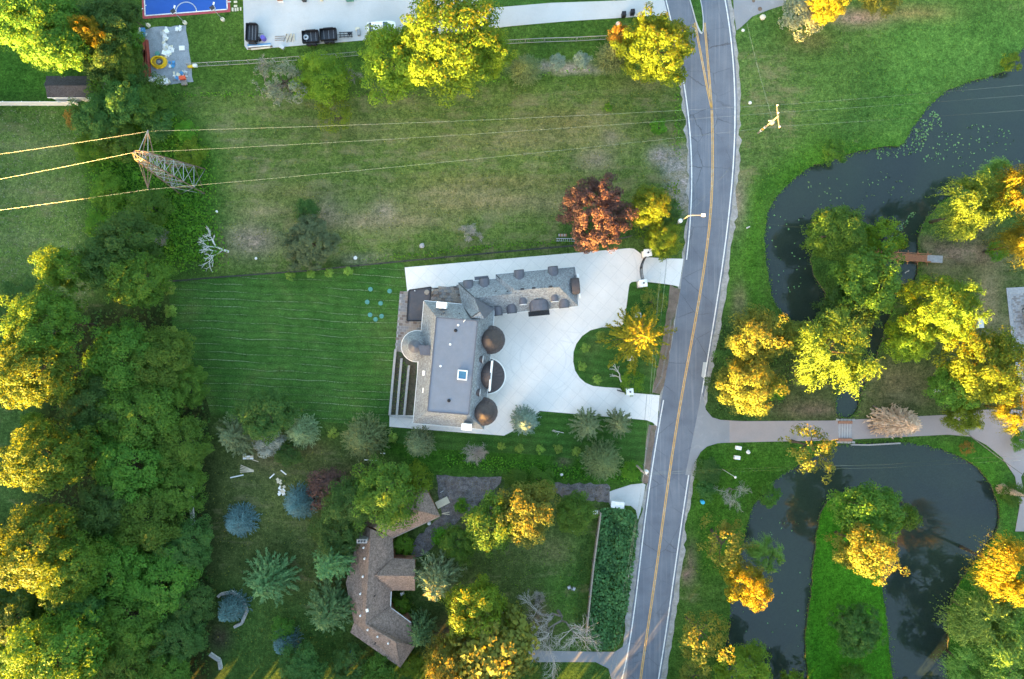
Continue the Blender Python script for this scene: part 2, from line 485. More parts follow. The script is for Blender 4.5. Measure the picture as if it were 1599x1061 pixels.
def ground_mat():
    """grass: tone and dryness per place (mesh attributes), broken up by patches, tufts and blades"""
    m = new_mat('grass_ground'); N, L = nodes(m); b = N['Principled BSDF']
    pos = geo_pos(N)
    a = N.new('ShaderNodeAttribute'); a.attribute_name = 'gcol'
    d = N.new('ShaderNodeAttribute'); d.attribute_name = 'dry'
    na = noise_node(N, L, pos, .10, 4, .6, .5); nb = noise_node(N, L, pos, .7, 5, .65, .3)
    nc = noise_node(N, L, pos, 3.6, 4, .75); nd = noise_node(N, L, pos, 11, 2, .6); nm = noise_node(N, L, pos, 1.7, 4, .75, .4)
    q = a.outputs['Color']
    for n, lo, hi in ((na, (.70, .78, .72), (1.34, 1.20, 1.25)), (nb, (.66, .72, .70), (1.36, 1.28, 1.3)), (nm, (.48, .56, .5), (1.52, 1.42, 1.5)), (nc, (.45, .52, .50), (1.58, 1.5, 1.55)), (nd, (.60,) * 3, (1.4,) * 3)):
        f = ramp(N, [(.30, lo), (.70, hi)]); L.new(n.outputs[0], f.inputs[0])
        q = mix(N, L, 'MULTIPLY', 1, q, f.outputs[0])
    ne = noise_node(N, L, pos, .22, 7, .72, .9)
    mp = N.new('ShaderNodeMapping'); mp.inputs['Rotation'].default_value = (0, 0, R(-4)); mp.inputs['Scale'].default_value = (.22, 1.2, 1)
    L.new(pos, mp.inputs[0])
    nf = noise_node(N, L, mp.outputs[0], .6, 5, .7)
    av = N.new('ShaderNodeMath'); av.operation = 'ADD'; L.new(ne.outputs[0], av.inputs[0]); L.new(nf.outputs[0], av.inputs[1])
    th = N.new('ShaderNodeMath'); th.operation = 'ADD'; L.new(av.outputs[0], th.inputs[0])
    dv = maprange(N, L, d.outputs['Fac'], 0, 1, -.42, .22); L.new(dv, th.inputs[1])
    f = maprange(N, L, th.outputs[0], .90, 1.26, 0, .9)
    nr = ramp(N, [(.3, (.105, .105, .042)), (.7, (.27, .235, .135))]); L.new(nc.outputs[0], nr.inputs[0])
    q = mix(N, L, 'MIX', f, q, nr.outputs[0])
    L.new(q, b.inputs['Base Color'])
    b.inputs['Roughness'].default_value = .95; b.inputs['Specular IOR Level'].default_value = .1
    bp = N.new('ShaderNodeBump'); bp.inputs['Strength'].default_value = .6; bp.inputs['Distance'].default_value = .12
    L.new(nc.outputs[0], bp.inputs['Height']); L.new(bp.outputs[0], b.inputs['Normal'])
    return m
M['ground'] = ground_mat()

def lawn_mat(name='mown_lawn', clip=.8):
    """mown lawn with mower passes and thin lines of pale clippings"""
    m = new_mat(name); N, L = nodes(m); b = N['Principled BSDF']
    pos = geo_pos(N)
    mp = N.new('ShaderNodeMapping'); mp.inputs['Rotation'].default_value = (0, 0, R(3)); L.new(pos, mp.inputs[0])
    nw = noise_node(N, L, pos, .09, 3, .5)
    sx = N.new('ShaderNodeSeparateXYZ'); L.new(mp.outputs[0], sx.inputs[0])
    y = N.new('ShaderNodeMath'); y.operation = 'MULTIPLY_ADD'; L.new(nw.outputs[0], y.inputs[0]); y.inputs[1].default_value = 1.6; L.new(sx.outputs[1], y.inputs[2])
    pp = N.new('ShaderNodeMath'); pp.operation = 'PINGPONG'; L.new(y.outputs[0], pp.inputs[0]); pp.inputs[1].default_value = .60
    na = noise_node(N, L, pos, .12, 4, .6, .5); nb = noise_node(N, L, pos, .9, 5, .65)
    nc = noise_node(N, L, pos, 5, 4, .7); nd = noise_node(N, L, pos, 14, 2, .6)
    r = ramp(N, [(.3, (.027, .082, .014)), (.55, (.044, .106, .020)), (.75, (.074, .118, .030))]); L.new(na.outputs[0], r.inputs[0])
    q = r.outputs[0]
    for n, lo, hi in ((nb, .75, 1.28), (nc, .52, 1.5), (nd, .66, 1.36)):
        f = ramp(N, [(.3, (lo,) * 3), (.7, (hi,) * 3)]); L.new(n.outputs[0], f.inputs[0])
        q = mix(N, L, 'MULTIPLY', 1, q, f.outputs[0])
    st = maprange(N, L, pp.outputs[0], 0, .60, .80, 1.14)
    cb = N.new('ShaderNodeCombineColor'); [L.new(st, cb.inputs[i]) for i in range(3)]
    q = mix(N, L, 'MULTIPLY', 1, q, cb.outputs[0])
    ms = N.new('ShaderNodeMapping'); ms.inputs['Scale'].default_value = (.06, 1.0, 1); L.new(pos, ms.inputs[0])
    ng = noise_node(N, L, ms.outputs[0], 1.0, 4, .7)
    k = maprange(N, L, pp.outputs[0], .015, .08, 1, 0)
    k2 = N.new('ShaderNodeMath'); k2.operation = 'MULTIPLY'; L.new(k, k2.inputs[0]); L.new(maprange(N, L, ng.outputs[0], .40, .62, 0, clip), k2.inputs[1])
    k3 = N.new('ShaderNodeMath'); k3.operation = 'MULTIPLY'; L.new(k2.outputs[0], k3.inputs[0]); L.new(maprange(N, L, nc.outputs[0], .4, .55), k3.inputs[1])
    q = mix(N, L, 'MIX', k3.outputs[0], q, (.27, .32, .20))
    L.new(q, b.inputs['Base Color']); b.inputs['Roughness'].default_value = .95; b.inputs['Specular IOR Level'].default_value = .1
    return m
M['lawn'] = lawn_mat()
M['shortlawn'] = lawn_mat('short_lawn', .0)

# ------------------------------------------------------------------ the setting: ground with ponds
def struct(o, label=None):
    o['kind'] = 'structure'
    if label: o['label'] = label
    return o

def wobble(pts, amp, step):
    """resample a closed outline (plan units) and make its edge uneven"""
    out = []
    n = len(pts)
    for i in range(n):
        a = pts[i]; b = pts[(i + 1) % n]
        d = math.hypot(b[0] - a[0], b[1] - a[1]); k = max(1, int(d / step))
        for j in range(k):
            t = j / k
            x = a[0] + (b[0] - a[0]) * t; y = a[1] + (b[1] - a[1]) * t
            out.append((x + random.gauss(0, amp), y + random.gauss(0, amp)))
    return out

POND_N = [(1640,30),(1590,80),(1577,108),(1550,120),(1520,125),(1480,140),(1455,160),(1436,185),(1418,210),(1410,230),(1375,228),(1330,240),(1290,253),(1255,266),(1226,290),(1206,315),(1197,340),(1193,380),(1199,430),(1207,470),(1225,497),(1245,507),(1268,505),(1282,488),(1290,462),(1280,442),(1268,425),(1266,400),(1275,385),(1268,350),(1290,335),(1340,338),(1360,360),(1368,385),(1362,412),(1375,440),(1372,470),(1362,500),(1352,540),(1330,590),(1302,622),(1306,652),(1332,652),(1342,632),(1352,598),(1367,560),(1386,520),(1392,480),(1410,450),(1434,432),(1434,400),(1434,385),(1436,368),(1446,345),(1462,325),(1490,302),(1520,290),(1560,275),(1640,262)]
POND_S = [(1306,695),(1350,692),(1400,690),(1440,694),(1480,704),(1520,724),(1545,750),(1558,780),(1562,815),(1550,845),(1530,870),(1505,900),(1490,930),(1482,960),(1480,1000),(1486,1085),(1396,1085),(1393,1050),(1388,1000),(1383,960),(1378,920),(1376,890),(1385,850),(1400,810),(1405,785),(1390,768),(1350,765),(1310,770),(1284,790),(1276,830),(1270,880),(1268,920),(1262,960),(1257,1000),(1260,1040),(1266,1085),(1133,1085),(1131,1020),(1136,980),(1141,950),(1146,910),(1151,880),(1160,850),(1168,815),(1176,790),(1195,765),(1215,745),(1240,730),(1272,713)]
ponds = []
for q in (POND_N, POND_S):
    s = wobble(smooth_loop(q, 1), .9, 9)
    ponds.append([P2(*p) for p in s])

# grass tones per place: (outline in plan units, colour, dryness, feather in m)
REG = [
 ([(240,130),(1075,110),(1085,260),(1060,400),(640,410),(330,430),(330,250),(250,180)], (.074,.122,.026), .55, 3),
 ([(-300,170),(120,165),(140,250),(140,480),(-300,500)], (.085,.150,.034), .42, 4),
 ([(-300,60),(140,60),(100,158),(-300,158)], (.040,.115,.014), .1, 3),
 ([(-300,480),(60,470),(40,800),(-300,830)], (.045,.098,.024), .3, 3),
 ([(1145,-100),(1700,-100),(1640,300),(1150,480)], (.056,.122,.024), .34, 3),
 ([(1380,30),(1640,30),(1600,130),(1480,140),(1420,220),(1380,230)], (.060,.150,.026), .12, 5),
 ([(1150,90),(1240,60),(1260,200),(1170,330),(1150,300)], (.070,.125,.030), .62, 4),
 ([(1170,300),(1260,220),(1420,220),(1420,235),(1200,310),(1195,500),(1120,520)], (.042,.125,.012), .15, 3),
 ([(1090,480),(1260,500),(1300,660),(1090,650)], (.030,.065,.016), .25, 3),
 ([(1250,500),(1310,520),(1310,660),(1200,660)], (.050,.070,.024), .45, 3),
 ([(1340,590),(1470,540),(1600,440),(1600,660),(1330,660)], (.058,.085,.028), .48, 4),
 ([(1435,380),(1600,380),(1600,520),(1440,520)], (.070,.095,.030), .62, 4),
 ([(1435,375),(1560,385),(1560,412),(1470,412)], (.13,.10,.065), .7, 1.5),
 ([(1090,690),(1300,690),(1230,740),(1170,800),(1150,900),(1130,1080),(1040,1080),(1075,760)], (.036,.105,.010), .22, 3),
 ([(1040,900),(1150,900),(1130,1080),(1040,1080)], (.045,.100,.016), .38, 3),
 ([(1255,760),(1410,760),(1400,1090),(1250,1090)], (.036,.150,.008), .06, 2),
 ([(1400,690),(1560,690),(1640,1090),(1480,1090)], (.040,.130,.012), .12, 3),
 ([(200,-80),(1050,-80),(1060,120),(240,140)], (.052,.110,.016), .25, 3),
 ([(290,690),(700,690),(690,780),(620,860),(560,1090),(290,1090)], (.062,.092,.026), .42, 4),
 ([(320,900),(560,960),(560,1090),(330,1090)], (.045,.098,.020), .22, 4),
 ([(560,690),(1010,660),(1010,760),(690,760)], (.034,.105,.010), .15, 2),
 ([(690,760),(940,780),(920,990),(700,1090),(640,900)], (.050,.085,.022), .42, 4),
 ([(840,830),(930,830),(915,980),(840,960)], (.045,.110,.018), .38, 3),
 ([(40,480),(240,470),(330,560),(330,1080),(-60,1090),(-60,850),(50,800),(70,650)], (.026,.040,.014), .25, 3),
 ([(100,150),(260,130),(340,240),(350,340),(250,430),(140,330)], (.042,.115,.014), .2, 3),
 ([(880,330),(1010,330),(1010,385),(880,390)], (.040,.085,.020), .4, 2),
 ([(1030,235),(1075,230),(1082,330),(1060,335),(1035,270)], (.22,.215,.19), .6, 1.2),
]
SPOTS = [  # bare or dry patches: x, y, rx, ry, colour, strength
 (395,375,38,22,(.20,.165,.125),.75),(565,345,45,14,(.20,.17,.10),.6),(640,345,60,10,(.19,.16,.09),.55),(720,320,90,12,(.18,.15,.075),.5),(790,310,60,10,(.19,.16,.08),.5),
 (560,405,30,6,(.24,.21,.17),.55),(930,250,25,14,(.19,.16,.12),.6),(1030,245,15,12,(.24,.21,.19),.8),(952,215,12,8,(.2,.17,.14),.6),(880,190,70,20,(.15,.125,.05),.5),
 (850,105,40,5,(.30,.27,.24),.8),(905,107,35,5,(.30,.27,.24),.8),(780,285,120,12,(.14,.12,.05),.5),(460,300,90,12,(.13,.12,.05),.4),(620,155,40,10,(.13,.14,.06),.5),
 (1150,310,12,40,(.20,.165,.13),.6),(1155,470,10,25,(.16,.12,.09),.5),(1340,28,40,10,(.26,.20,.15),.8),(1425,20,50,10,(.19,.15,.06),.6),(1270,65,25,15,(.15,.13,.05),.5),
 (1545,470,14,50,(.22,.18,.10),.65),(1505,395,30,10,(.20,.15,.11),.8),(1400,600,40,40,(.14,.115,.06),.45),(1270,640,50,10,(.13,.10,.07),.6),(1550,820,10,16,(.13,.11,.05),.5),
 (415,700,30,30,(.12,.09,.06),.45),(480,700,30,10,(.12,.09,.05),.4),(760,790,50,30,(.10,.085,.08),.5),(865,860,30,25,(.14,.13,.06),.5),(840,965,14,30,(.10,.075,.05),.7),(700,1000,30,30,(.045,.035,.028),.8),
 (290,855,10,40,(.085,.07,.04),.5),(345,995,15,20,(.05,.04,.03),.7),(1080,880,8,30,(.14,.10,.08),.6),(1070,900,6,10,(.16,.11,.09),.7),(880,720,10,8,(.15,.11,.09),.5),(1010,1030,12,20,(.1,.08,.05),.3),
 (290,555,40,14,(.03,.035,.02),.4),(420,330,50,8,(.21,.18,.10),.5),(510,335,18,20,(.23,.19,.13),.6),(600,330,16,14,(.25,.21,.15),.7),(690,300,60,6,(.21,.18,.10),.5),(860,320,40,14,(.19,.17,.09),.5),(330,470,60,8,(.08,.10,.05),.4),(520,540,20,60,(.075,.085,.03),.5),(820,220,120,16,(.15,.135,.06),.45),(560,200,60,14,(.13,.14,.06),.4),(40,300,70,16,(.15,.19,.07),.5),(60,230,60,10,(.17,.20,.08),.5),(20,370,50,12,(.14,.19,.07),.5),(1010,130,40,12,(.15,.13,.06),.4),(1530,600,30,40,(.05,.06,.02),.4),(1520,350,30,20,(.12,.085,.06),.6),(1380,480,12,30,(.05,.06,.02),.5),(520,740,40,14,(.06,.05,.03),.4),
]
def build_ground():
    xs = np.arange(-112, 113, 1.0); ys = np.arange(-80, 81, 1.0)
    g = np.array([(x, y) for x in xs for y in ys]) + rng.uniform(-.25, .25, (len(xs) * len(ys), 2))
    keep = np.ones(len(g), bool)
    for pd in ponds:
        keep &= ~inside(g, pd)
        keep &= poly_dist(g, pd) > .35
    g = g[keep]
    far = [(-1800, -1800), (1800, -1800), (1800, 1800), (-1800, 1800)]
    pts = far + [tuple(p) for p in g]
    edges = []
    for pd in ponds:
        b = len(pts); pts += pd
        edges += [(b + i, b + (i + 1) % len(pd)) for i in range(len(pd))]
    vo, eo, fo, _, _, _ = delaunay_2d_cdt([Vector(p) for p in pts], edges, [], 0, 1e-4)
    V = np.array([(p[0], p[1]) for p in vo]); F = np.array([f for f in fo if len(f) == 3])
    cen = V[F].mean(1)
    ok = np.ones(len(F), bool)
    for pd in ponds: ok &= ~inside(cen, pd)
    F = F[ok]
    C = np.tile(np.array((.040, .090, .016)), (len(V), 1)); D = np.full(len(V), .3)
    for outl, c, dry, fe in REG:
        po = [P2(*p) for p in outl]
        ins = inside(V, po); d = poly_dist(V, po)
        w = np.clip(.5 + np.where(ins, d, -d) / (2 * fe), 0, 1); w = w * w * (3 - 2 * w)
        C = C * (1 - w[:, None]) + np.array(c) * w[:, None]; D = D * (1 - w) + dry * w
    for x, y, rx, ry, c, s in SPOTS:
        p = np.array(P2(x, y))
        e = ((V[:, 0] - p[0]) / (rx * .1)) ** 2 + ((V[:, 1] - p[1]) / (ry * .1)) ** 2
        w = np.exp(-e * .8) * min(1.0, s * 1.25)
        C = C * (1 - w[:, None]) + np.array(c) * w[:, None]
    Z = np.zeros(len(V))
    me = np_mesh('ground', np.column_stack([V, Z]), F)
    a = me.attributes.new('gcol', 'FLOAT_COLOR', 'POINT')
    a.data.foreach_set('color', np.column_stack([C, np.ones(len(V))]).astype(np.float32).ravel())
    a = me.attributes.new('dry', 'FLOAT', 'POINT'); a.data.foreach_set('value', D.astype(np.float32))
    me.materials.append(M['ground'])
    o = bpy.data.objects.new('ground', me); col.objects.link(o); struct(o, 'rough and mown grass ground between the houses, ponds and road')
    return o
ground = build_ground()
for i, pd in enumerate(ponds):
    w = MB().poly([(x, y, -.30) for x, y in pd]).build('pond', M['water'])
    struct(w, ['dark pond with pale algae winding past the footbridge', 'dark pond around the grassy island below the drive'][i])
    b = MB(); n = len(pd)
    cx = lambda k: pd[k % n]
    b.add([(x, y, .0) for x, y in pd] + [(x, y, -.7) for x, y in pd], [(k, (k + 1) % n, n + (k + 1) % n, n + k) for k in range(n)])
    struct(b.build('pond_bank', M['bed']), 'low earth bank around a pond')

# ------------------------------------------------------------------ road
Lx = np.array([(0,1040),(125,1066),(190,1076),(265,1081),(290,1080.5),(345,1076.5),(447,1066),(623,1037),(800,1008.6),(1061,971)], float)
Rx = np.array([(0,1132),(45,1139),(100,1145),(160,1147.5),(200,1147),(265,1144.5),(335,1137.5),(393,1131),(535,1109.5),(632,1092.6),(791,1068),(1061,1028)], float)
def fit(a, deg=5):
    c = np.polyfit((a[:, 0] - 530) / 530, a[:, 1], deg)
    return lambda y: np.polyval(c, (np.clip(y, -5, 1066) - 530) / 530) + (np.minimum(y + 5, 0)) * .28 - (np.maximum(y - 1066, 0)) * .145
fL, fR = fit(Lx), fit(Rx)
fC = lambda y: np.interp(y, [-200,0,40,100,175,215,265,330,393,530,660,800,930,1061,1200], [1060,1091,1095,1104,1111.5,1113,1112.5,1109.5,1104,1080.5,1057,1037,1019,1000,980])
cc = np.polyfit((np.linspace(170, 1061, 60) - 600) / 500, fC(np.linspace(170, 1061, 60)), 6)
fCs = lambda y: np.polyval(cc, (np.clip(y, 168, 1063) - 600) / 500) - np.maximum(y - 1063, 0) * .145
def ribbon(fa, fb, z0, z1, ys):
    """strip of road between two edges, with thickness"""
    a = [P2(fa(y), y) for y in ys]; b = [P2(fb(y), y) for y in ys]
    n = len(ys); m = MB()
    vs = [(x, y, z1) for x, y in a] + [(x, y, z1) for x, y in b] + [(x, y, z0) for x, y in a] + [(x, y, z0) for x, y in b]
    fs = []
    for i in range(n - 1):
        fs += [(i, i + 1, n + i + 1, n + i), (2 * n + i, 2 * n + i + 1, i + 1, i), (n + i, n + i + 1, 3 * n + i + 1, 3 * n + i)]
    return m.add(vs, fs)
ysr = np.concatenate([np.arange(-400, -5, 20), np.arange(-5, 1070, 8), np.arange(1070, 1500, 20)])
nz = {}
def jag(f, amp, seed):
    r = np.random.default_rng(seed); k = np.arange(-410, 1520, 9.0); v = r.normal(0, amp, len(k))
    return lambda y: f(y) + np.interp(y, k, v)
struct(ribbon(lambda y: jag(fL, 2.2, 3)(y) - 6 - 8 * np.exp(-((y - 900) / 90) ** 2), lambda y: jag(fR, 2.0, 4)(y) + 10 - 2 * np.sin(y / 90), -.1, .006, ysr).build('road_shoulder', M['gravel']), 'grey gravel shoulder along both sides of the road')
road = struct(ribbon(lambda y: jag(fL, .5, 5)(y) - 3.2, lambda y: jag(fR, .5, 6)(y) + 3.5, -.1, .045, ysr).build('road', M['asphalt']), 'two-lane grey asphalt road')
def stripe(name, f, w, mat, ys, z=.052):
    o = ribbon(lambda y: f(y) - w / 2, lambda y: f(y) + w / 2, .03, z, ys).build(name, mat, road)
    return o
gaps = [(404, 447), (617, 665), (760, 800), (1010, 1061)]
for y0, y1 in ((-300, 70), (118, 406), (446, 447), (625, 1300)):
    if y1 - y0 > 20: stripe('edge_line', fL, 1.7, M['line'], np.arange(y0, y1 + 1, 6.0))
stripe('edge_line', fR, 1.8, M['line'], np.arange(-300, 1300, 6.0))
yy = np.arange(172, 1300, 6.0)
stripe('centre_line', lambda y: fCs(y) - 1.15, 1.3, M['yline'], yy)
stripe('centre_line', lambda y: fCs(y) + 1.15, 1.3, M['yline'], yy)
ya = np.arange(36, 175, 5.0)
for off in (-1.0, 1.0):
    stripe('centre_line', lambda y: np.interp(y, [36, 140, 172], [1085, 1104.5, fCs(172)]) + off, 1.2, M['yline'], ya)
    stripe('centre_line', lambda y: np.interp(y, [36, 140, 172], [1100, 1109, fCs(172)]) + off, 1.2, M['yline'], ya)
# grass median with white kerb
med = [(1066,-60),(1071,-20),(1076,0),(1080.5,15),(1085,32),(1089,45),(1092.5,52),(1095.5,54),(1097.8,51),(1098.6,44),(1098.5,30),(1096.5,12),(1094,0),(1091,-20),(1086,-60)]
mp_ = [P2(*p) for p in med]
cxm = (sum(p[0] for p in mp_) / len(mp_), sum(p[1] for p in mp_) / len(mp_))
mk = MB().prism(mp_, 0, .16).build('median_kerb', M['oldconcrete']); struct(mk, 'pale concrete kerb of the narrow road median')
inn = [P2(p[0] + (1.5 if p[0] < np.interp(p[1], [-60, 54], [1076, 1096]) else -1.5), p[1] - (2.2 if p[1] > 44 else 0)) for p in med]
struct(MB().prism(inn, 0, .18).build('median_grass', M['shortlawn']), 'strip of grass on the road median')
# worn patches on the asphalt
for pts in ([(1098,566),(1104,566),(1101.5,593),(1095,588)],):
    struct(MB().prism([P2(*p) for p in pts], .0, .049).build('road_patch', M['oldconcrete']), 'pale repair patch at the right edge of the road')

# ------------------------------------------------------------------ paved surfaces
def slab(name, pts, z, mat, label, smooth=0, parent=None):
    pts = smooth_loop(pts, smooth) if smooth else pts
    o = MB().prism([P2(*p) for p in pts], -.12, z).build(name, mat)
    return struct(o, label)
drive = [(632,418),(800,403.5),(983,388),(990,389),(996,393),(1002,398),(1010,402),(1040,404),(1067,404.5),(1064,425),(1060,448),(1052,446),(1040,444),(1015,441),(992,440),(986,441),(983,444),(982,449),(976,495),(973,506),(970,509.5),(962,510.5),(940,511.5),(922,516),(909,525),(900,537),(895.5,550),(895,565),(898,579),(905,590),(914,598),(926,603),(945,605),(968,606.5),(974,613),(1000,615),(1030,617.5),(1028,640),(1026,666),(1019,660),(1010,656.5),(996,655),(920,648.5),(843,642),(835,648),(818,662),(800,674),(787,680.5),(700,674),(608,666.5),(608.5,648),(650,648),(652,530),(655,460),(636,456)]
slab('concrete_drive', drive, .07, M['concrete'], 'white concrete forecourt and drive around the mansion')
MB().prism([P2(*p) for p in [(1040.6,404.4),(1041.6,404.4),(1037.6,443.6),(1036.6,443.6)]], .06, .076).build('drive_joint', M['limestone'])
MB().prism([P2(*p) for p in [(1009.6,616),(1010.4,616),(1007,656),(1006.2,656)]], .06, .076).build('drive_joint', M['limestone'])
for o in list(col.objects):
    if o.name.startswith('drive_joint'): struct(o, 'dark expansion joint across the white drive mouth')
lawn_pts = [(262,440),(350,432),(480,422),(630,409),(633,430),(637,456),(624,458),(617,545),(608,666),(560,664),(470,655),(400,640),(330,650),(315,600),(290,560),(270,520)]
struct(MB().poly([(*P2(*p), .006) for p in lawn_pts]).build('lawn', M['lawn']), 'striped mown back lawn behind the mansion')
isl = [(983,444),(986,441),(1000,442),(1050,448),(1046,480),(1032,560),(1020,612),(1000,612),(976,611),(968,606),(945,605),(926,603),(914,598),(905,590),(898,579),(895,565),(895.5,550),(900,537),(909,525),(922,516),(940,511.5),(962,510.5),(970,509.5),(976,495),(982,449)]
struct(MB().poly([(*P2(*p), .006) for p in isl]).build('island_lawn', M['shortlawn']), 'mown lawn island enclosed by the white drive')
s_l = [(608,668),(787,682),(820,664),(845,643),(996,656),(1016,660),(1010,730),(860,712),(690,702),(600,690)]
struct(MB().poly([(*P2(*p), .007) for p in s_l]).build('side_lawn', M['shortlawn']), 'narrow dark lawn below the white drive')
slab('roadside_bed', wobble([(1046,446),(1062,452),(1050,520),(1038,600),(1030,616),(1018,613),(1030,560),(1042,480)], .7, 8), .012, M['dirt'], 'bare brown verge between the drive mouths')
slab('roadside_bed', wobble([(1024,666),(1022,700),(1012,755),(1003,755),(1008,700),(1013,664)], .7, 8), .012, M['dirt'], 'bare brown verge below the lower drive mouth')
slab('parking_pad', [(378,-60),(382,72),(386,78),(450,73),(560,64),(700,52),(800,41),(880,34),(975,28),(1040,24),(1052,60),(1034,-10),(1020,-60),(760,-60)], .06, M['oldconcrete'], 'long pale concrete parking pad at the top edge')
slab('parking_pad', [(755,-20),(980,-20),(978,1),(860,5),(790,11),(752,14)], .066, M['shortlawn'], 'grass verge strip above the parking pad')
slab('side_drive', [(1142,-60),(1146,20),(1150,48),(1158,42),(1175,26),(1200,16),(1225,8),(1250,-60)], .05, M['apron'], 'grey concrete drive apron at the top right')
drv = [(1096,620),(1102,640),(1112,652),(1125,656),(1160,658),(1300,657),(1400,652),(1480,648),(1530,640),(1660,640),(1660,735),(1600,735),(1594,745),(1600,780),(1615,830),(1585,830),(1592,790),(1585,745),(1565,715),(1540,695),(1515,682),(1480,679),(1420,682),(1300,688),(1200,690),(1120,692),(1104,697),(1094,706),(1085,720),(1078,740)]
slab('driveway', drv, .055, M['drive'], 'pinkish paved driveway crossing between the ponds')
slab('driveway_apron', [(1096,612),(1102,640),(1112,652),(1125,656),(1139,658),(1139,691),(1120,692.5),(1104,697.5),(1094,706),(1086,720),(1078,742),(1070,742)], .060, M['apron'], 'worn grey apron where the pond drive meets the road')
slab('drive_bottom', [(1008,757),(1004,755),(985,757),(960,765),(952,768),(952,788),(985,790),(993,797),(996,812),(1000,800)], .052, M['oldconcrete'], 'pale concrete mouth of the gravel drive')
slab('gravel_drive', wobble([(868,754),(910,756),(952,757),(955,786),(930,783),(880,777),(864,768)], 1.4, 5), .02, M['mulch'], 'dark gravel drive between weeds')
slab('drive_lower', [(984,1003),(976,1008),(960,1018),(930,1018),(830,1016),(800,1020),(800,1034),(840,1034),(930,1034),(950,1044),(962,1085),(975,1085)], .05, M['apron'], 'grey drive mouth at the bottom by the bare tree')
slab('gravel_yard', wobble([(682,742),(740,746),(783,745),(782,755),(760,775),(720,810),(700,830),(680,850),(660,868),(645,872),(640,860),(650,840),(690,805),(684,770)], .8, 7), .02, M['mulch'], 'dark gravel yard beside the brown-roofed house')
slab('storage_pad', wobble([(220,48),(240,43),(290,40),(296,80),(302,128),(240,134),(228,120)], .6, 8), .03, M['tarp'], 'grey ground sheet heaped with building materials')
slab('sports_court', [(219,-60),(223,30),(360,19),(356,-60)], .04, M['courtred'], 'red border of the sports court')
slab('court_surface', [(224,-60),(227.5,24.3),(354.5,14.5),(351,-60)], .045, M['courtblue'], 'blue surface of the sports court')
cl = MB()
def seg(a, b, w, z, m):
    ax, ay = P2(*a); bx, by = P2(*b); d = math.hypot(bx - ax, by - ay)
    m.box(((ax + bx) / 2, (ay + by) / 2, z - .01), (d + w, w, .02), math.atan2(by - ay, bx - ax))
for a, b in (((223.4,-60),(226.8,25)),((226.8,25),(355,15)),((351.5,-60),(355,15)),((219,14.5),(223,14)),((354,3.7),(360,3.3)),((226,9),(228,9))): seg(a, b, .16, .055, cl)
prev = None
for k in range(17):
    a = math.pi * k / 16 + R(4.5)
    q = (291.0 + 16.3 * math.cos(a), 19.8 - 16.0 * math.sin(a))
    if prev: seg(prev, q, .15, .054, cl)
    prev = q
struct(cl.build('court_lines', M['line']), 'white lines painted on the sports court')
slab('stone_terrace', [(1571,450),(1660,445),(1660,700),(1600,690),(1592,600),(1581,545)], .06, M['paver2'], 'grey stone paved terrace at the right edge')
# ------------------------------------------------------------------ vegetation kit
def unit(a):
    return a / np.maximum(np.linalg.norm(a, axis=1, keepdims=True), 1e-9)

def rand_dirs(n, r):
    return unit(r.normal(size=(n, 3)))

def leaves(C, Nn, size, aspect, r, T=None):
    """one folded diamond per leaf (C centres, Nn normals, T long axis)"""
    n = len(C)
    Nn = unit(Nn)
    if T is None: T = rand_dirs(n, r)
    T = unit(T - (T * Nn).sum(1, keepdims=True) * Nn)
    B = np.cross(Nn, T)
    s = np.asarray(size).reshape(-1, 1) * np.ones((n, 1))
    V = np.stack([C - T * s, C + B * s * aspect + Nn * s * .18, C + T * s, C - B * s * aspect + Nn * s * .18], 1).reshape(-1, 3)
    F = np.arange(4 * n).reshape(n, 4)
    return V, F

def crown_cloud(r, Rr, z0, z1, nclump, per, cr, lobes=5, flat=1.0, low=-.55):
    """leaf clumps spread through the shell of a lobed crown"""
    ph = r.uniform(0, 6.28, lobes); am = r.uniform(.05, .17, lobes)
    zc, hz = (z0 + z1) / 2, (z1 - z0) / 2
    C = []; Nn = []
    k = 0
    while k < nclump:
        d = rand_dirs(1, r)[0]
        if d[2] < low: continue
        th = math.atan2(d[1], d[0])
        lob = 1 + sum(am[i] * math.cos((i + 2) * th + ph[i] + d[2] * 2) for i in range(lobes)) * .6
        f = r.uniform(.25, 1) ** .45 * lob * r.uniform(.88, 1.06)
        c = np.array((d[0] * Rr * f, d[1] * Rr * f, zc + d[2] * hz * f * flat))
        crk = cr * r.uniform(.6, 1.35)
        m = max(6, int(per * (crk / cr) ** 2 * r.uniform(.7, 1.2)))
        q = rand_dirs(m, r)
        q[:, 2] = np.where(q[:, 2] < -.35, -q[:, 2], q[:, 2])
        rad = r.uniform(.35, 1, (m, 1)) ** .5
        pos = c + q * rad * crk * np.array((1.1, 1.1, .75))
        out = unit(np.array([d]))[0]
        nn = q * .7 + out * .45 + np.array((0, 0, .40)) + r.normal(size=(m, 3)) * .45
        C.append(pos); Nn.append(nn); k += 1
    return np.concatenate(C), np.concatenate(Nn)

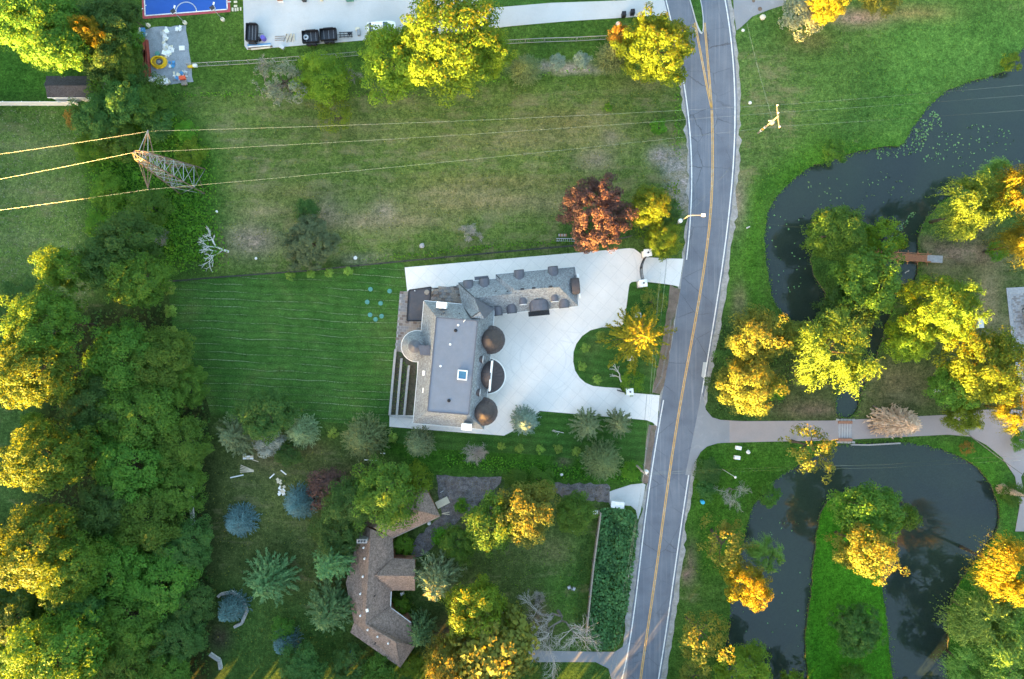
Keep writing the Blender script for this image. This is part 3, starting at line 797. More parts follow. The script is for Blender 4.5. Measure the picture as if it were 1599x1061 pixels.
def limb_mesh(name, r, Rr, h, z0, nl, tr, mat, n=6):
    m = MB()
    top = z0 + (h - z0) * .55
    bend = r.normal(0, .03 * h, 2)
    pts = [(0, 0, -.1), (bend[0] * .3, bend[1] * .3, z0 * .5), (bend[0] * .7, bend[1] * .7, z0), (bend[0], bend[1], top)]
    m.tube(pts, [tr * 1.25, tr, tr * .8, tr * .3], n)
    for k in range(nl):
        a = 6.28 * k / nl + r.uniform(-.4, .4); t = r.uniform(.2, 1)
        b = np.array(pts[2]) * (1 - t) + np.array(pts[3]) * t
        e = b + np.array((math.cos(a) * Rr * .7, math.sin(a) * Rr * .7, (h - z0) * r.uniform(.12, .35)))
        md = (b + e) / 2 + np.array((0, 0, -.06 * h))
        m.tube([b, md, e], [tr * .42, tr * .26, tr * .07], 5, False)
    me = bpy.data.meshes.new(name)
    me.from_pydata(m.v, [], m.f); me.materials.append(mat)
    me.polygons.foreach_set('use_smooth', [True] * len(me.polygons))
    return me

KIT = {}
def kit_add(kind, trunk, crown, R0, h0):
    KIT.setdefault(kind, []).append((trunk, crown, R0, h0))

def mesh_from(name, V, F, mat):
    me = np_mesh(name, V, F); me.materials.append(mat)
    return me

def make_broadleaf(kind, nvar, R0, h0, z0, nclump, per, cr, ls, seed, asp=.62, tr=.22, flat=1.0):
    for i in range(nvar):
        r = np.random.default_rng(seed + i)
        C, Nn = crown_cloud(r, R0, z0, h0, nclump, per, cr, flat=flat)
        V, F = leaves(C, Nn, ls * r.uniform(.7, 1.35, len(C)), asp, r)
        kit_add(kind, limb_mesh('trunk', r, R0, h0, z0, 7, tr, M['bark']), mesh_from('crown', V, F, M['maple']), R0, h0)

def make_conifer(kind, nvar, R0, h0, layers, nb, per, ls, seed, droop=.12, open_=0.0, zb=.4):
    """whorls of branches carrying needle sprays"""
    for i in range(nvar):
        r = np.random.default_rng(seed + i)
        C = []; Nn = []; T = []
        tr = MB(); tr.tube([(0, 0, -.1), (0, 0, h0 * .5), (0, 0, h0 * .98)], [h0 * .022, h0 * .014, .02], 6)
        for l in range(layers):
            t = (l + .5) / layers
            z = zb + (h0 - zb) * t
            rl = R0 * (1 - t) ** .8 + .12
            n = max(5, int(nb * (.55 + .45 * (1 - t))))
            for b in range(n):
                a = 6.283 * (b + r.uniform(-.35, .35)) / n + l * 2.4
                L_ = rl * r.uniform(.72, 1.12) * (1 if r.random() > open_ else .55)
                d = np.array((math.cos(a), math.sin(a), 0.0))
                m = max(4, int(per * L_ / R0))
                u = np.linspace(.12, 1, m) ** .8
                side = np.array((-d[1], d[0], 0))
                wv = r.normal(0, 1, m) * .10 * L_ * (1.15 - u)
                zz = z - droop * L_ * u ** 1.5 * 2 + r.normal(0, .05, m)
                pos = d * (u * L_)[:, None] + side * wv[:, None]; pos[:, 2] = zz
                C.append(pos)
                Nn.append(np.array((0, 0, 1)) + r.normal(size=(m, 3)) * .5 + d * .25)
                T.append(d + side * np.sign(wv)[:, None] * r.uniform(.2, .9, (m, 1)) + np.array((0, 0, .15)))
                if l % 2 == 0 and L_ > .6:
                    tr.tube([(0, 0, z), tuple(d * L_ * .85 + np.array((0, 0, z - droop * L_ * 1.4)))], [h0 * .006, .008], 4, False)
        C = np.concatenate(C); Nn = np.concatenate(Nn); T = np.concatenate(T)
        V, F = leaves(C, Nn, ls * r.uniform(.7, 1.3, len(C)), .34, r, T)
        me = bpy.data.meshes.new('trunk'); me.from_pydata(tr.v, [], tr.f); me.materials.append(M['bark'])
        kit_add(kind, me, mesh_from('crown', V, F, M['spruce']), R0, h0)

def make_willow(kind, nvar, R0, h0, strands, per, ls, seed):
    """domed crown of long hanging strands"""
    for i in range(nvar):
        r = np.random.default_rng(seed + i)
        C = []; Nn = []; T = []
        nh = 36
        hub = [(np.array((math.cos(a) * q, math.sin(a) * q, z))) for a, q, z in zip(r.uniform(0, 6.28, nh), R0 * r.uniform(.05, 1, nh) ** .6 * .74, h0 * r.uniform(.66, .98, nh))]
        for s in range(strands):
            b = hub[r.integers(nh)]
            a = math.atan2(b[1], b[0]) + r.normal(0, .7)
            L_ = R0 * r.uniform(.22, .5)
            dr = h0 * r.uniform(.06, .40) * (1.0 if r.random() < .6 else .35)
            m = per; u = np.linspace(0, 1, m)
            pos = b + np.column_stack([math.cos(a) * L_ * u ** .8, math.sin(a) * L_ * u ** .8, .25 * L_ * np.sin(u * 2.2) - dr * u ** 1.9])
            pos += r.normal(0, .09, (m, 3))
            g = np.gradient(pos, axis=0)
            C.append(pos); T.append(g)
            Nn.append(np.array((math.cos(a) * .4, math.sin(a) * .4, .9)) + r.normal(size=(m, 3)) * .5)
        C = np.concatenate(C); Nn = np.concatenate(Nn); T = np.concatenate(T)
        V, F = leaves(C, Nn, ls * r.uniform(.7, 1.3, len(C)), .36, r, T)
        kit_add(kind, limb_mesh('trunk', r, R0, h0, h0 * .3, 8, .28, M['bark']), mesh_from('crown', V, F, M['willow']), R0, h0)

def make_bare(kind, nvar, R0, h0, seed, mat, depth=5, spread=.62, tr=.16, tw=3, forks=(3, 4), up=.25):
    """leafless branching; the fine outer twigs are the crown"""
    for i in range(nvar):
        r = np.random.default_rng(seed + i)
        t1 = MB(); t2 = MB()
        def grow(p, d, L_, rad, lv):
            q = p + d * L_
            mid = (p + q) / 2 + Vector(r.normal(0, .06 * L_, 3))
            (t1 if lv < 3 else t2).tube([p, mid, q], [rad, rad * .8, rad * .62], 5 if lv < 3 else tw, False)
            if lv >= depth: return
            for k in range(int(r.integers(forks[0], forks[1] + 1))):
                nd = (d + Vector(r.normal(0, spread, 3)) + Vector((d.x, d.y, up)) * .35).normalized()
                grow(q if k < 2 else mid, nd, L_ * r.uniform(.58, .82), rad * .63, lv + 1)
        grow(Vector((0, 0, -.1)), Vector((r.normal(0, .1), r.normal(0, .1), 1)).normalized(), h0 * .26, tr, 0)
        mes = []
        for nm, t in (('trunk', t1), ('crown', t2)):
            V = np.array(t.v)
            me = bpy.data.meshes.new(nm); me.from_pydata(t.v, [], t.f); me.materials.append(mat); mes.append((me, V))
        V = mes[1][1]
        kit_add(kind, mes[0][0], mes[1][0], float(np.percentile(np.hypot(V[:, 0], V[:, 1]), 95)), float(V[:, 2].max()))

make_broadleaf('big', 5, 6.5, 15, 4.5, 250, 92, 1.0, .168, 100, tr=.34)
make_broadleaf('mid', 5, 4.2, 9.5, 2.2, 180, 72, .72, .132, 200)
make_broadleaf('small', 4, 2.2, 4.5, .7, 90, 50, .46, .10, 300, tr=.10)
make_broadleaf('shrub', 4, 1.2, 1.7, .15, 46, 28, .30, .095, 400, tr=.05)
make_broadleaf('dense', 2, 5.2, 9, 1.2, 430, 56, .55, .125, 500)
make_broadleaf('sparse', 3, 3.8, 9, 2.0, 70, 34, .62, .15, 600)
make_broadleaf('bigleaf', 2, 5.0, 10, 2.0, 190, 30, .8, .26, 650, asp=.8)
make_conifer('spruce', 3, 2.8, 8.5, 22, 22, 15, .24, 700)
make_conifer('fir', 2, 2.6, 7.5, 26, 28, 14, .17, 740, droop=.05)
make_conifer('pine', 3, 3.2, 8.0, 15, 17, 30, .24, 780, droop=-.04, open_=.3, zb=1.0)
make_conifer('larch', 1, 5.4, 12, 13, 12, 90, .20, 820, droop=.0, open_=.35, zb=1.5)
make_conifer('cypress', 2, 2.6, 6.5, 30, 30, 14, .17, 840, droop=-.25)
make_willow('willow', 3, 5.5, 12, 950, 20, .165, 900)
make_bare('bare', 2, 5, 12, 1003, M['greybark'], 7, .52, .20, 3, (3, 3))
make_bare('twigs', 3, 1.8, 3.2, 1100, M['palewood'], 6, .8, .05, 3, (4, 4), .1)

FIX = {}
def plant(px, py, rp, h, kind, mat, label, group=None, name=None, cat='tree', bark=None, elong=1.0, rot=None, lean=None):
    """put one tree: px, py the middle of its crown as mapped on the ground plan, rp crown radius (plan units), h height"""
    var = KIT[kind]
    i = FIX.get(kind, 0); FIX[kind] = i + 1
    tm, cm, R0, h0 = var[i % len(var)]
    zc = h * .62
    x, y, _ = P(px, py, zc)
    rm = rp * .1 * (H - zc) / H
    if name is None: name = 'shrub' if cat == 'shrub' else 'tree'
    root = thing(name, label, cat, (x, y, 0), group, random.uniform(0, 6.28) if rot is None else rot)
    sx = rm / R0; sz = h / h0
    for nm, me in (('trunk', tm), ('crown', cm)):
        o = bpy.data.objects.new(nm, me); col.objects.link(o); o.parent = root
        o.scale = (sx * elong, sx / elong ** .5, sz)
        if lean: o.rotation_euler = lean
        o.material_slots[0].link = 'OBJECT'
        o.material_slots[0].material = M[mat] if nm == 'crown' else M[bark or 'bark']
    return root

def carpet(name, outl, dens, h0, h1, ls, mat, label, asp=.6, seed=1, clump=.35, z=0.0, kind='stuff', edge=0.0):
    """leafy ground cover: uncountable leaves over an outline"""
    r = np.random.default_rng(seed)
    po = [P2(*p) for p in outl]
    a = np.array(po); lo, hi = a.min(0), a.max(0)
    n = int((hi - lo).prod() * dens)
    q = r.uniform(lo, hi, (n, 2)); q = q[inside(q, po)]
    if edge:
        d = poly_dist(q, po); q = q[r.random(len(q)) < np.clip(d / edge, .12, 1)]
    # uneven height field
    hh = np.zeros(len(q))
    for k in range(14):
        f = r.normal(0, 1 / (clump * 6), 2); hh += np.sin(q @ f * 3 + r.uniform(0, 6.28))
    hh = (hh - hh.min()) / max(np.ptp(hh), 1e-6)
    zz = z + (h0 + (h1 - h0) * hh) * r.uniform(.25, 1, len(q)) ** .5
    Nn = np.array((0, 0, 1)) + r.normal(size=(len(q), 3)) * .55
    V, F = leaves(np.column_stack([q, zz]), Nn, ls * r.uniform(.6, 1.4, len(q)), asp, r)
    c = V.mean(0); c[2] = 0
    o = bpy.data.objects.new(name, mesh_from(name, V - c, F, M[mat])); col.objects.link(o)
    o.location = c
    return tag(o, label, None, None, kind)

# ------------------------------------------------------------------ trees, placed one by one
WOOD = 'crowded green trees inside the left wood'
WL = 'tall green broadleaf tree crowded among others inside the left wood'
for px, py, rp, h, mt in [(195,560,56,15,'maple'),(255,565,52,14,'maple'),(292,600,34,11,'maple'),(150,630,50,15,'maple_dark'),(222,645,58,15,'maple'),
        (285,695,46,12,'maple'),(205,725,56,15,'maple'),(130,690,44,15,'maple_dark'),(275,762,44,12,'maple'),(170,790,48,15,'maple_dark'),(232,810,54,14,'maple'),(295,855,42,12,'maple_dark'),
        (180,880,52,15,'maple'),(250,905,56,14,'maple'),(300,935,38,10,'maple_dark'),(130,945,44,16,'maple_dark'),(205,965,52,14,'maple'),(282,990,42,11,'maple_dark'),
        (190,1035,52,14,'maple'),(265,1050,40,11,'maple'),(30,955,46,16,'maple_dark'),(25,1030,40,15,'maple'),(60,985,36,14,'maple_dark')]:
    plant(px, py, rp, h * .70, 'big', mt, WL, WOOD)
UL = 'dark green tree crowded in the thicket above the lattice tower'
for px, py, rp, h, mt in [(165,35,42,9,'maple_dark'),(196,95,28,6.5,'maple'),(155,85,38,8,'maple_dark'),(195,160,36,7,'maple_dark'),(150,185,36,7,'maple_dark'),(228,165,30,5,'maple'),(200,22,20,7,'maple_dark')]:
    plant(px, py, rp, h, 'mid', mt, UL, 'thicket beside the sports court')
for a in [
 (45,25,62,15,'big','maple','tall sunlit tree cut by the top left corner of the frame'),
 (84,58,54,14,'big','maple','broad sunlit tree overhanging the dark-roofed shed'),
 (148,55,20,12,'mid','sun_gold','small yellow sunlit treetop right of the shed tree'),  # sunlit spot in the thicket, its gold put into the leaf colour
 (105,420,36,15,'mid','maple','slender tree with golden left side facing the left meadow'),
 (205,375,44,12,'mid','maple_dark','dark round tree left of the fallen bleached trunk'),
 (172,408,42,12,'mid','maple_dark','dark tree between golden slender tree and round dark tree'),
 (222,440,44,12,'mid','maple','dense green tree at upper left corner of the mown back lawn'),
 (78,505,52,17,'big','maple','half-golden tree topping the sunlit left edge of the wood'),
 (62,575,58,18,'big','maple','largest golden crown on the left edge of the wood'),
 (78,715,54,18,'big','maple','second golden crown down the left edge of the wood'),
 (62,850,62,18,'big','maple','golden-topped tree touching the left frame edge, lower wood'),
 (125,880,46,17,'big','maple','green tree right of the lower golden crown in the wood'),
 (95,1015,66,18,'big','maple','golden crown at the bottom left corner of the wood'),
 (700,62,76,13,'big','lime','huge golden-lit tree overhanging the concrete parking pad'),
 (615,98,56,10,'mid','lime','bright yellow-green tree left of the huge golden tree'),
 (765,85,36,9,'mid','lime','narrow bright green tree right flank of the huge golden tree'),
 (505,122,42,7,'mid','lime','scruffy light green tree beside the bare grey tree on the fence line'),
 (525,176,30,4,'sparse','lime','low yellow-green bush standing in the field below the fence trees'),
 (1026,75,57,10,'dense','lime','round clipped-looking bright golden tree by the road'),
 (957,84,27,6,'cypress','sage','olive conifer beside the round golden roadside tree'),
 (820,104,26,6,'cypress','sage','small olive conifer with sunlit tip above the field'),
 (931,333,56,10.5,'dense','purple','round copper-purple tree above the white drive'),
 (1013,322,30,7,'mid','lime','yellow-green tree between copper tree and road'),
 (1040,330,24,4,'small','maple_dark','dark bush by the street lamp'),
 (1034,376,29,5,'mid','lime','light green bushy tree above the upper gate'),
 (482,380,42,6,'dense','darkolive','round dark olive tree standing alone on the field boundary'),
 (478,330,20,3,'small','maple_dark','small dark green bush above the round olive tree'),
 (415,648,42,9,'mid','maple_dark','dark green tree at the lower left corner of the back lawn'),
 (600,772,54,11.5,'mid','maple','leafy green tree over the upper brown roof wing'),
 (650,748,26,5,'small','lime','bright green bush at the tip of the brown roof'),
 (545,790,42,9,'mid','maple_dark','dark green tree left of the upper brown wing'),
 (512,765,34,5,'small','purple','low dark purple bush between the spruces and the brown house'),
 (522,832,36,8,'mid','maple_dark','dark tree behind the flue chimney of the brown house'),
 (515,882,42,13,'pine','spruce','feathery green conifer with golden lower left side by the brown house'),
 (510,960,46,10,'pine','spruce','large dark feathery conifer left of the lower brown roof'),
 (415,912,46,8,'pine','spruce','wide soft green conifer on the lower left lawn'),
 (545,1040,32,5,'small','maple_dark','dark bush below the green garden bench'),
 (470,1045,38,6,'mid','maple_dark','dark tree at the bottom edge below the blue spruce'),
 (592,1048,28,5,'small','maple','bright green bush under the lowest brown roof corner'),
 (642,1040,20,3,'small','lime','broad-leaved shrub at the lowest tip of the brown roof'),
 (655,992,32,8,'pine','spruce','radiating green pine at the lower right corner of the brown roof'),
 (680,912,44,13,'pine','pine','golden-sided conifer right of the middle brown wing'),
 (745,950,48,12,'mid','lime','bright green tree with golden left side below the gravel yard'),
 (772,1012,68,13,'bigleaf','olive','broad large-leaved tree at the bottom centre'),
 (698,1045,40,14,'mid','olive','sunlit olive tree at the bottom edge below the brown house'),
 (770,818,44,11,'mid','maple','green tree with orange-lit lower side by the gravel yard'),
 (822,800,48,12,'mid','olive','large olive and orange tree beside the gravel drive'),
 (896,802,32,6,'mid','maple','light green tree next to the weathered timber fence'),
 (717,850,28,6,'mid','maple','small green tree left of the gravel yard trees'),
 (1182,530,46,12,'mid','olive','upper of the two golden trees right of the road bend'),
 (1168,603,46,12,'mid','olive','lower of the two golden trees right of the road bend'),
 (1122,600,20,4,'small','maple_dark','dark roadside bush beside the golden trees'),
 (1240,525,26,9,'mid','olive','half-lit tree between the golden roadside trees and the pond'),
 (1295,552,62,14,'willow','willow','big all-golden willow beside the narrow pond channel'),
 (1300,362,44,9,'mid','maple','round green tree leaning over the upper pond'),
 (1382,372,32,7,'small','lime','light green tree above the wooden footbridge'),
 (1352,440,54,12,'mid','maple','green tree with golden patch below the footbridge'),
 (1322,488,42,9,'mid','maple_dark','green tree on the near pond bank below the golden-patched tree'),
 (1462,488,54,12,'big','lime','sunny green tree on the bank right of the channel'),
 (1478,478,40,13,'willow','willow','golden willow crown beside the round stone seat'),
 (1418,530,36,9,'mid','lime','yellow-green tree on the channel bank above the drive'),
 (1506,332,52,13,'willow','willow','pale golden willow over the upper pond'),
 (1592,300,46,14,'willow','sun_gold','golden willow cut by the right frame edge, upper one'),
 (1596,382,36,13,'willow','sun_gold','golden willow cut by the right frame edge, lower one'),
 (1552,285,32,8,'willow','willowgreen','dark green willow between pale willow and right frame edge'),
 (1536,575,60,12,'big','lime','bright golden-green tree covering the corner of the grey terrace'),
 (1490,605,38,9,'mid','maple','dull green tree left of the bright terrace tree'),
 (1502,650,26,7,'mid','lime','small golden-green tree at the drive junction'),
 (1580,640,36,9,'willow','sun_gold','feathery golden willow over the drive at the right edge'),
 (1265,700,40,11,'sparse','olive','thin half-bare tree leaning over the culvert bridge'),
 (1352,800,50,11,'mid','maple','green tree at the head of the grassy island'),
 (1350,858,44,14,'mid','olive','golden tree below the green one on the grassy island'),
 (1412,808,22,7,'small','maple','small green tree at the right flank of the island trees'),
 (1340,985,38,8,'dense','maple_dark','lone oval dark green tree on the grassy island'),
 (1335,1060,22,5,'small','maple','tree at the bottom edge of the grassy island'),
 (1568,885,48,15,'willow','sun_gold','golden willow on the lower right pond bank'),
 (1530,962,62,10,'willow','willowgreen','large green weeping willow on the lower right bank'),
 (1575,1035,60,10.5,'willow','willowgreen','weeping willow in the bottom right corner'),
 (1512,1040,40,8,'willow','willowgreen','smaller green willow at the bottom edge left of the corner willow'),
 (1592,960,48,9.5,'willow','willowgreen','green willow at the right frame edge below the golden willow'),
 (1132,848,40,11,'sparse','olive','thin golden-tipped tree between road and lower pond'),
 (1166,912,32,14,'mid','sun_gold','bright yellow tree at the lower pond edge'),
 (1190,862,26,8,'willow','willowgreen','green willow above the bright yellow pond-edge tree'),
 (1095,1000,42,13,'sparse','olive','thin half-golden tree low on the right roadside'),
 (1162,1048,42,8,'mid','lime','green tree at the bottom edge beside the lower pond'),
 (1085,1058,26,6,'sparse','olive','scrubby tree at the bottom edge beside the road'),
 (1240,1075,26,6,'small','lime','light green bush at the bottom edge in the pond corner')]:
    plant(*a)
for a in [
 (1304,235,20,3.5,'small','maple','leafy shrub on the upper pond shore'),
 (1255,22,36,3.5,'small','greygreen','wide olive shrub bordering the top right drive'),
 (1295,2,32,6,'mid','sun_gold','golden shrub at the top edge right of the drive'),
 (1375,-2,30,3.5,'small','olive','greyish shrub at the top edge of the right lawn'),
 (1580,96,15,2,'shrub','lime','small bright shrub at the pond tip by the right edge'),
 (1557,393,16,2.5,'small','weed','round bright green shrub below the pale willow'),
 (1028,198,13,2.2,'small','weed','round bright green shrub in the field by the road'),
 (950,168,7,1.2,'shrub','weed','small lone sapling bush in the upper field'),
 (871,97,13,2.2,'small','bluegreen','left of two blue-green shrubs on the field edge'),
 (909,93,13,2.2,'small','bluegreen','right of two blue-green shrubs on the field edge'),
 (966,58,17,7,'small','orange','orange-lit shrub top beside the round golden tree'),  # orange sunlight on this top is put into the leaf colour
 (297,240,24,3,'small','lime','light green bush right of the lattice tower'),
 (122,185,20,4,'small','orange','brownish yellow bush below the shed'),
 (150,352,20,3,'small','weed','bright bush left of the dark thicket at mid left'),
 (50,660,18,3,'small','weed','small bright bush between two golden crowns on the left'),
 (32,472,34,2.5,'small','maple_dark','low dark scrub on the left meadow edge'),
 (450,707,23,3.5,'small','maple_dark','dark green bush beside the silver-leaved bush'),
 (420,690,24,4,'small','silver','silver-leaved bush below the dark lawn-corner tree'),
 (630,850,17,2.5,'small','weed','green bush in the upper corner of the brown house court'),
 (626,948,15,2.5,'small','weed','green bush in the lower corner of the brown house court'),
 (1105,738,22,1.6,'small','maple_dark','dark low shrub beside the pond drive apron'),
 (1103,765,16,1.5,'shrub','maple_dark','low dark shrub by the blue barrel'),
 (1201,774,18,3.5,'small','maple','small willow-like shrub on the left shore of the lower pond'),
 (1582,772,19,3,'small','maple','shrub between lower pond and drive at the right edge'),
 (1596,688,17,2.5,'small','maple','clipped hedge shrub in the drive fork'),
 (1590,865,16,2.5,'small','maple_dark','dark shrub above the lower right willow'),
 (440,985,20,3,'small','maple','green bush just above the lowest blue spruce'),
 (985,735,16,2.5,'small','weed','bright weedy bush at the foot of the utility pole'),
 (720,790,12,1.8,'shrub','weed','small weed bush in the gravel yard'),
 (843,935,14,1.6,'twigs','deadtwig','heap of cut grey brush on the lower lawn'),
 (1020,470,24,3.5,'sparse','olive','thin young tree below the upper gate'),
 (985,598,20,3,'sparse','lime','leafy shrub half hiding the lower gate pier'),
 (520,677,8,1.6,'shrub','sapling','tiny yellow-green shrub below the back lawn'),
 (613,684,8,1.6,'shrub','sapling','tiny shrub between two conifers below the mansion'),
 (783,697,6,1.4,'shrub','sapling','tiny yellow shrub right of the dead grey bush'),
 (1140,560,22,5,'small','maple_dark','dark green bush on the left flank of the golden roadside trees'),
 (1215,610,16,3,'small','weed','bright shrub beside the lower golden roadside tree'),
 (690,838,16,2,'shrub','weed','low green shrub along the gravel yard edge')]:
    plant(*a, cat='shrub', **({'bark': 'greybark'} if a[4] == 'twigs' else {}))
# conifers
for a in [
 (367,819,28,5.5,'fir','blue','left of the two upper blue spruces on the lower left lawn'),
 (461,790,28,5.5,'fir','blue','right of the two upper blue spruces on the lower left lawn'),
 (354,958,25,6,'fir','blue','dark blue spruce ringed by the pale low wall'),
 (440,1010,23,5,'fir','blue','lowest blue spruce on the lower left lawn'),
 (820,662,25,9,'spruce','bluegreen','blue-green spruce with golden top at the drive edge'),
 (918,666,28,7,'pine','pine','left of two radiating pines below the lower drive'),
 (969,663,26,7,'pine','pine','right of two radiating pines below the lower drive'),
 (942,722,33,6,'cypress','sage','dense olive cypress above the gravel drive'),
 (653,695,25,9.5,'cypress','pine','round conifer with golden side below the mansion'),
 (567,687,38,7,'cypress','sage','large fluffy olive conifer below the back lawn'),
 (468,675,28,6,'cypress','pine','soft green conifer right of the silver-leaved bush'),
 (363,681,38,8,'pine','pine','spreading pale pine at the edge of the wood'),
 (1003,527,66,14,'larch','sun_gold','radiating golden larch beside the road on the lawn island')]:
    plant(*a, name='conifer')
# leafless and dead plants
plant(876, 983, 68, 11, 'bare', 'deadtwig', 'big leafless grey tree at the bottom by the timber fence', bark='greybark', name='bare_tree')
plant(440, 128, 40, 7, 'sparse', 'greygreen', 'feathery grey-green tree on the fence line below the parking pad')
plant(408, 124, 38, 7, 'bare', 'deadtwig', 'leafless grey tree on the fence line below the parking pad', bark='greybark', name='bare_tree')
plant(1146, 768, 27, 4, 'bare', 'deadtwig', 'small leafless tree on the left shore of the lower pond', bark='greybark', name='bare_tree')
plant(735, 367, 19, 2.5, 'twigs', 'deadtwig', 'dead pale grey bush in the field above the drive', cat='shrub', bark='greybark', name='dead_shrub')
plant(741, 704, 19, 3, 'twigs', 'deadtwig', 'dead grey bush below the mansion', cat='shrub', bark='greybark', name='dead_shrub')
plant(249, 372, 14, 3, 'twigs', 'deadtwig', 'grey leafless bush at the edge of the left thicket', cat='shrub', bark='greybark', name='dead_shrub')
plant(548, 118, 16, 4, 'twigs', 'deadtwig', 'grey-brown dead bush beside the yellow-green fence tree', cat='shrub', bark='greybark', name='dead_shrub')
plant(1416, 663, 32, 7.5, 'spruce', 'deadneedle', 'dead orange-brown conifer leaning over the pond drive', bark='greybark', name='conifer', elong=1.35, rot=0)
plant(1585, 770, 9, 5, 'spruce', 'deadneedle', 'slender dead orange conifer over the drive at the right edge', bark='greybark', name='conifer')
# saplings
for k, (px, py) in enumerate([(453,431),(485,428),(514,426),(544,423)]):
    plant(px, py, 7, 1.6, 'shrub', 'sapling', ['first','second','third','fourth'][k] + ' yellow-green sapling from the left along the back fence', 'saplings along the back fence', 'sapling', 'sapling')
for k, (px, py) in enumerate([(263,450),(266,487),(268,520)]):
    plant(px, py, 10, 1.6, 'shrub', 'sapling', ['upper','middle','lower'][k] + ' yellow-green sapling on the left edge of the back lawn', 'saplings on the lawn edge', 'sapling', 'sapling')
for k, (px, py) in enumerate([(938,523),(914,543),(909,573),(933,593)]):
    plant(px, py, 7, 1.5, 'shrub', 'sapling', ['first','second','third','fourth'][k] + ' sapling from the top along the round lawn edge', 'saplings on the lawn island', 'sapling', 'sapling')
for k, (px, py) in enumerate([(811,700),(844,702),(872,702),(900,705)]):
    plant(px, py, 7, 1.6, 'shrub', 'sapling', ['first','second','third','fourth'][k] + ' sapling from the left in the row below the drive', 'saplings below the drive', 'sapling', 'sapling')

# ground cover nobody could count
carpet('undergrowth', [(110,165),(210,150),(265,165),(335,235),(342,330),(362,395),(360,425),(262,430),(235,380),(150,345),(128,250)], 26, .2, 1.2, .19, 'weed', 'tangle of bright green weeds around the lattice tower', seed=5, edge=3.0)
carpet('undergrowth', [(70,500),(250,470),(300,560),(330,660),(300,760),(330,900),(330,1080),(-60,1090),(-60,870),(60,830),(80,640)], 4.5, .2, 1.2, .24, 'maple_dark', 'dark undergrowth below the left wood', seed=6)
carpet('broadleaf_bed', [(936,792),(960,790),(978,792),(992,802),(994,830),(986,895),(978,950),(966,1004),(950,1012),(932,1012),(918,1004),(917,985),(925,900),(934,830)], 38, .4, 2.1, .20, 'knot', 'dense bed of tall broad-leaved plants between timber fence and road', asp=.75, seed=7)
carpet('undergrowth', [(560,409),(640,404),(780,390),(880,383),(985,372),(985,366),(880,374),(760,380),(640,394),(560,403)], 22, .1, .6, .14, 'weed', 'strip of rank weeds outside the boundary fence', seed=8, edge=.5)
carpet('undergrowth', [(688,706),(800,714),(930,726),(1000,735),(1002,752),(940,752),(860,748),(760,738),(690,728)], 15, .1, .6, .15, 'weed', 'weedy strip between side lawn and gravel drive', seed=9, edge=.8)
carpet('undergrowth', [(1000,300),(1060,280),(1066,330),(1062,385),(1010,392),(985,370),(985,320)], 14, .1, .9, .17, 'weed', 'weedy scrub around the street lamp', seed=10, edge=.8)
carpet('undergrowth', [(270,142),(400,140),(470,140),(560,140),(700,145),(780,120),(920,105),(920,112),(800,128),(700,152),(560,160),(400,156),(270,156)], 8, .1, .7, .16, 'weed', 'weeds along the upper field edge', seed=12, edge=.5)
carpet('undergrowth', [(480,740),(620,730),(680,745),(660,800),(560,830),(560,960),(520,1000),(470,900),(500,800)], 6, .1, .7, .19, 'maple_dark', 'dark ground cover around the brown-roofed house', seed=13, edge=1)
carpet('undergrowth', [(612,845),(650,850),(648,872),(618,870)], 16, .1, .6, .17, 'weed', 'planting in the upper court of the brown house', seed=14)
carpet('undergrowth', [(612,924),(640,925),(660,975),(640,972),(612,950)], 16, .1, .6, .17, 'maple', 'planting in the lower court of the brown house', seed=15)
carpet('undergrowth', [(1060,130),(1068,200),(1062,260),(1048,235),(1050,150)], 14, .1, .7, .15, 'weed', 'weedy verge along the left side of the upper road', seed=16, edge=.5)
carpet('undergrowth', [(905,800),(926,810),(916,900),(908,985),(895,985),(900,900)], 12, .1, .6, .15, 'maple_dark', 'dark weeds along the inside of the timber fence', seed=17, edge=.4)
carpet('undergrowth', [(1120,500),(1220,500),(1250,560),(1220,640),(1120,650),(1105,590)], 7, .1, .6, .17, 'maple_dark', 'shady weeds under the golden roadside trees', seed=18, edge=1)
carpet('undergrowth', [(1090,790),(1165,800),(1145,900),(1080,900)], 4, .05, .4, .16, 'maple', 'loose weeds on the bank beside the lower pond', seed=19, edge=1)
carpet('undergrowth', [(1265,340),(1370,345),(1372,470),(1300,510),(1262,510),(1290,460),(1268,420)], 7, .1, .7, .18, 'maple_dark', 'shaded ground cover on the pond headland', seed=20, edge=.8)
# reeds and algae on the ponds
for outl, dens, sd, lab in (([(1405,232),(1420,208),(1440,188),(1462,170),(1470,185),(1450,215),(1440,235),(1410,245),(1370,248),(1370,236)], 8.0, 31, 'mat of pale algae along the upper pond shore'),
                        ([(1470,190),(1580,195),(1600,250),(1520,270),(1440,250)], 1.6, 32, 'loose algae scattered on the upper pond'),
                        ([(1260,280),(1420,260),(1440,300),(1340,330),(1260,320)], .7, 33, 'sparse algae on the middle of the upper pond'),
                        ([(1392,372),(1425,332),(1432,332),(1402,372)], 26, 34, 'algae drift beside the footbridge channel'),
                        ([(1200,330),(1260,330),(1260,460),(1210,470)], .5, 35, 'algae specks on the left arm of the upper pond'),
                        ([(1180,800),(1260,800),(1250,1060),(1140,1060)], .15, 36, 'algae specks on the lower pond')):
    carpet('pond_algae', outl, dens, .0, .01, .15, 'algae', lab, asp=.9, seed=sd, z=-.29)

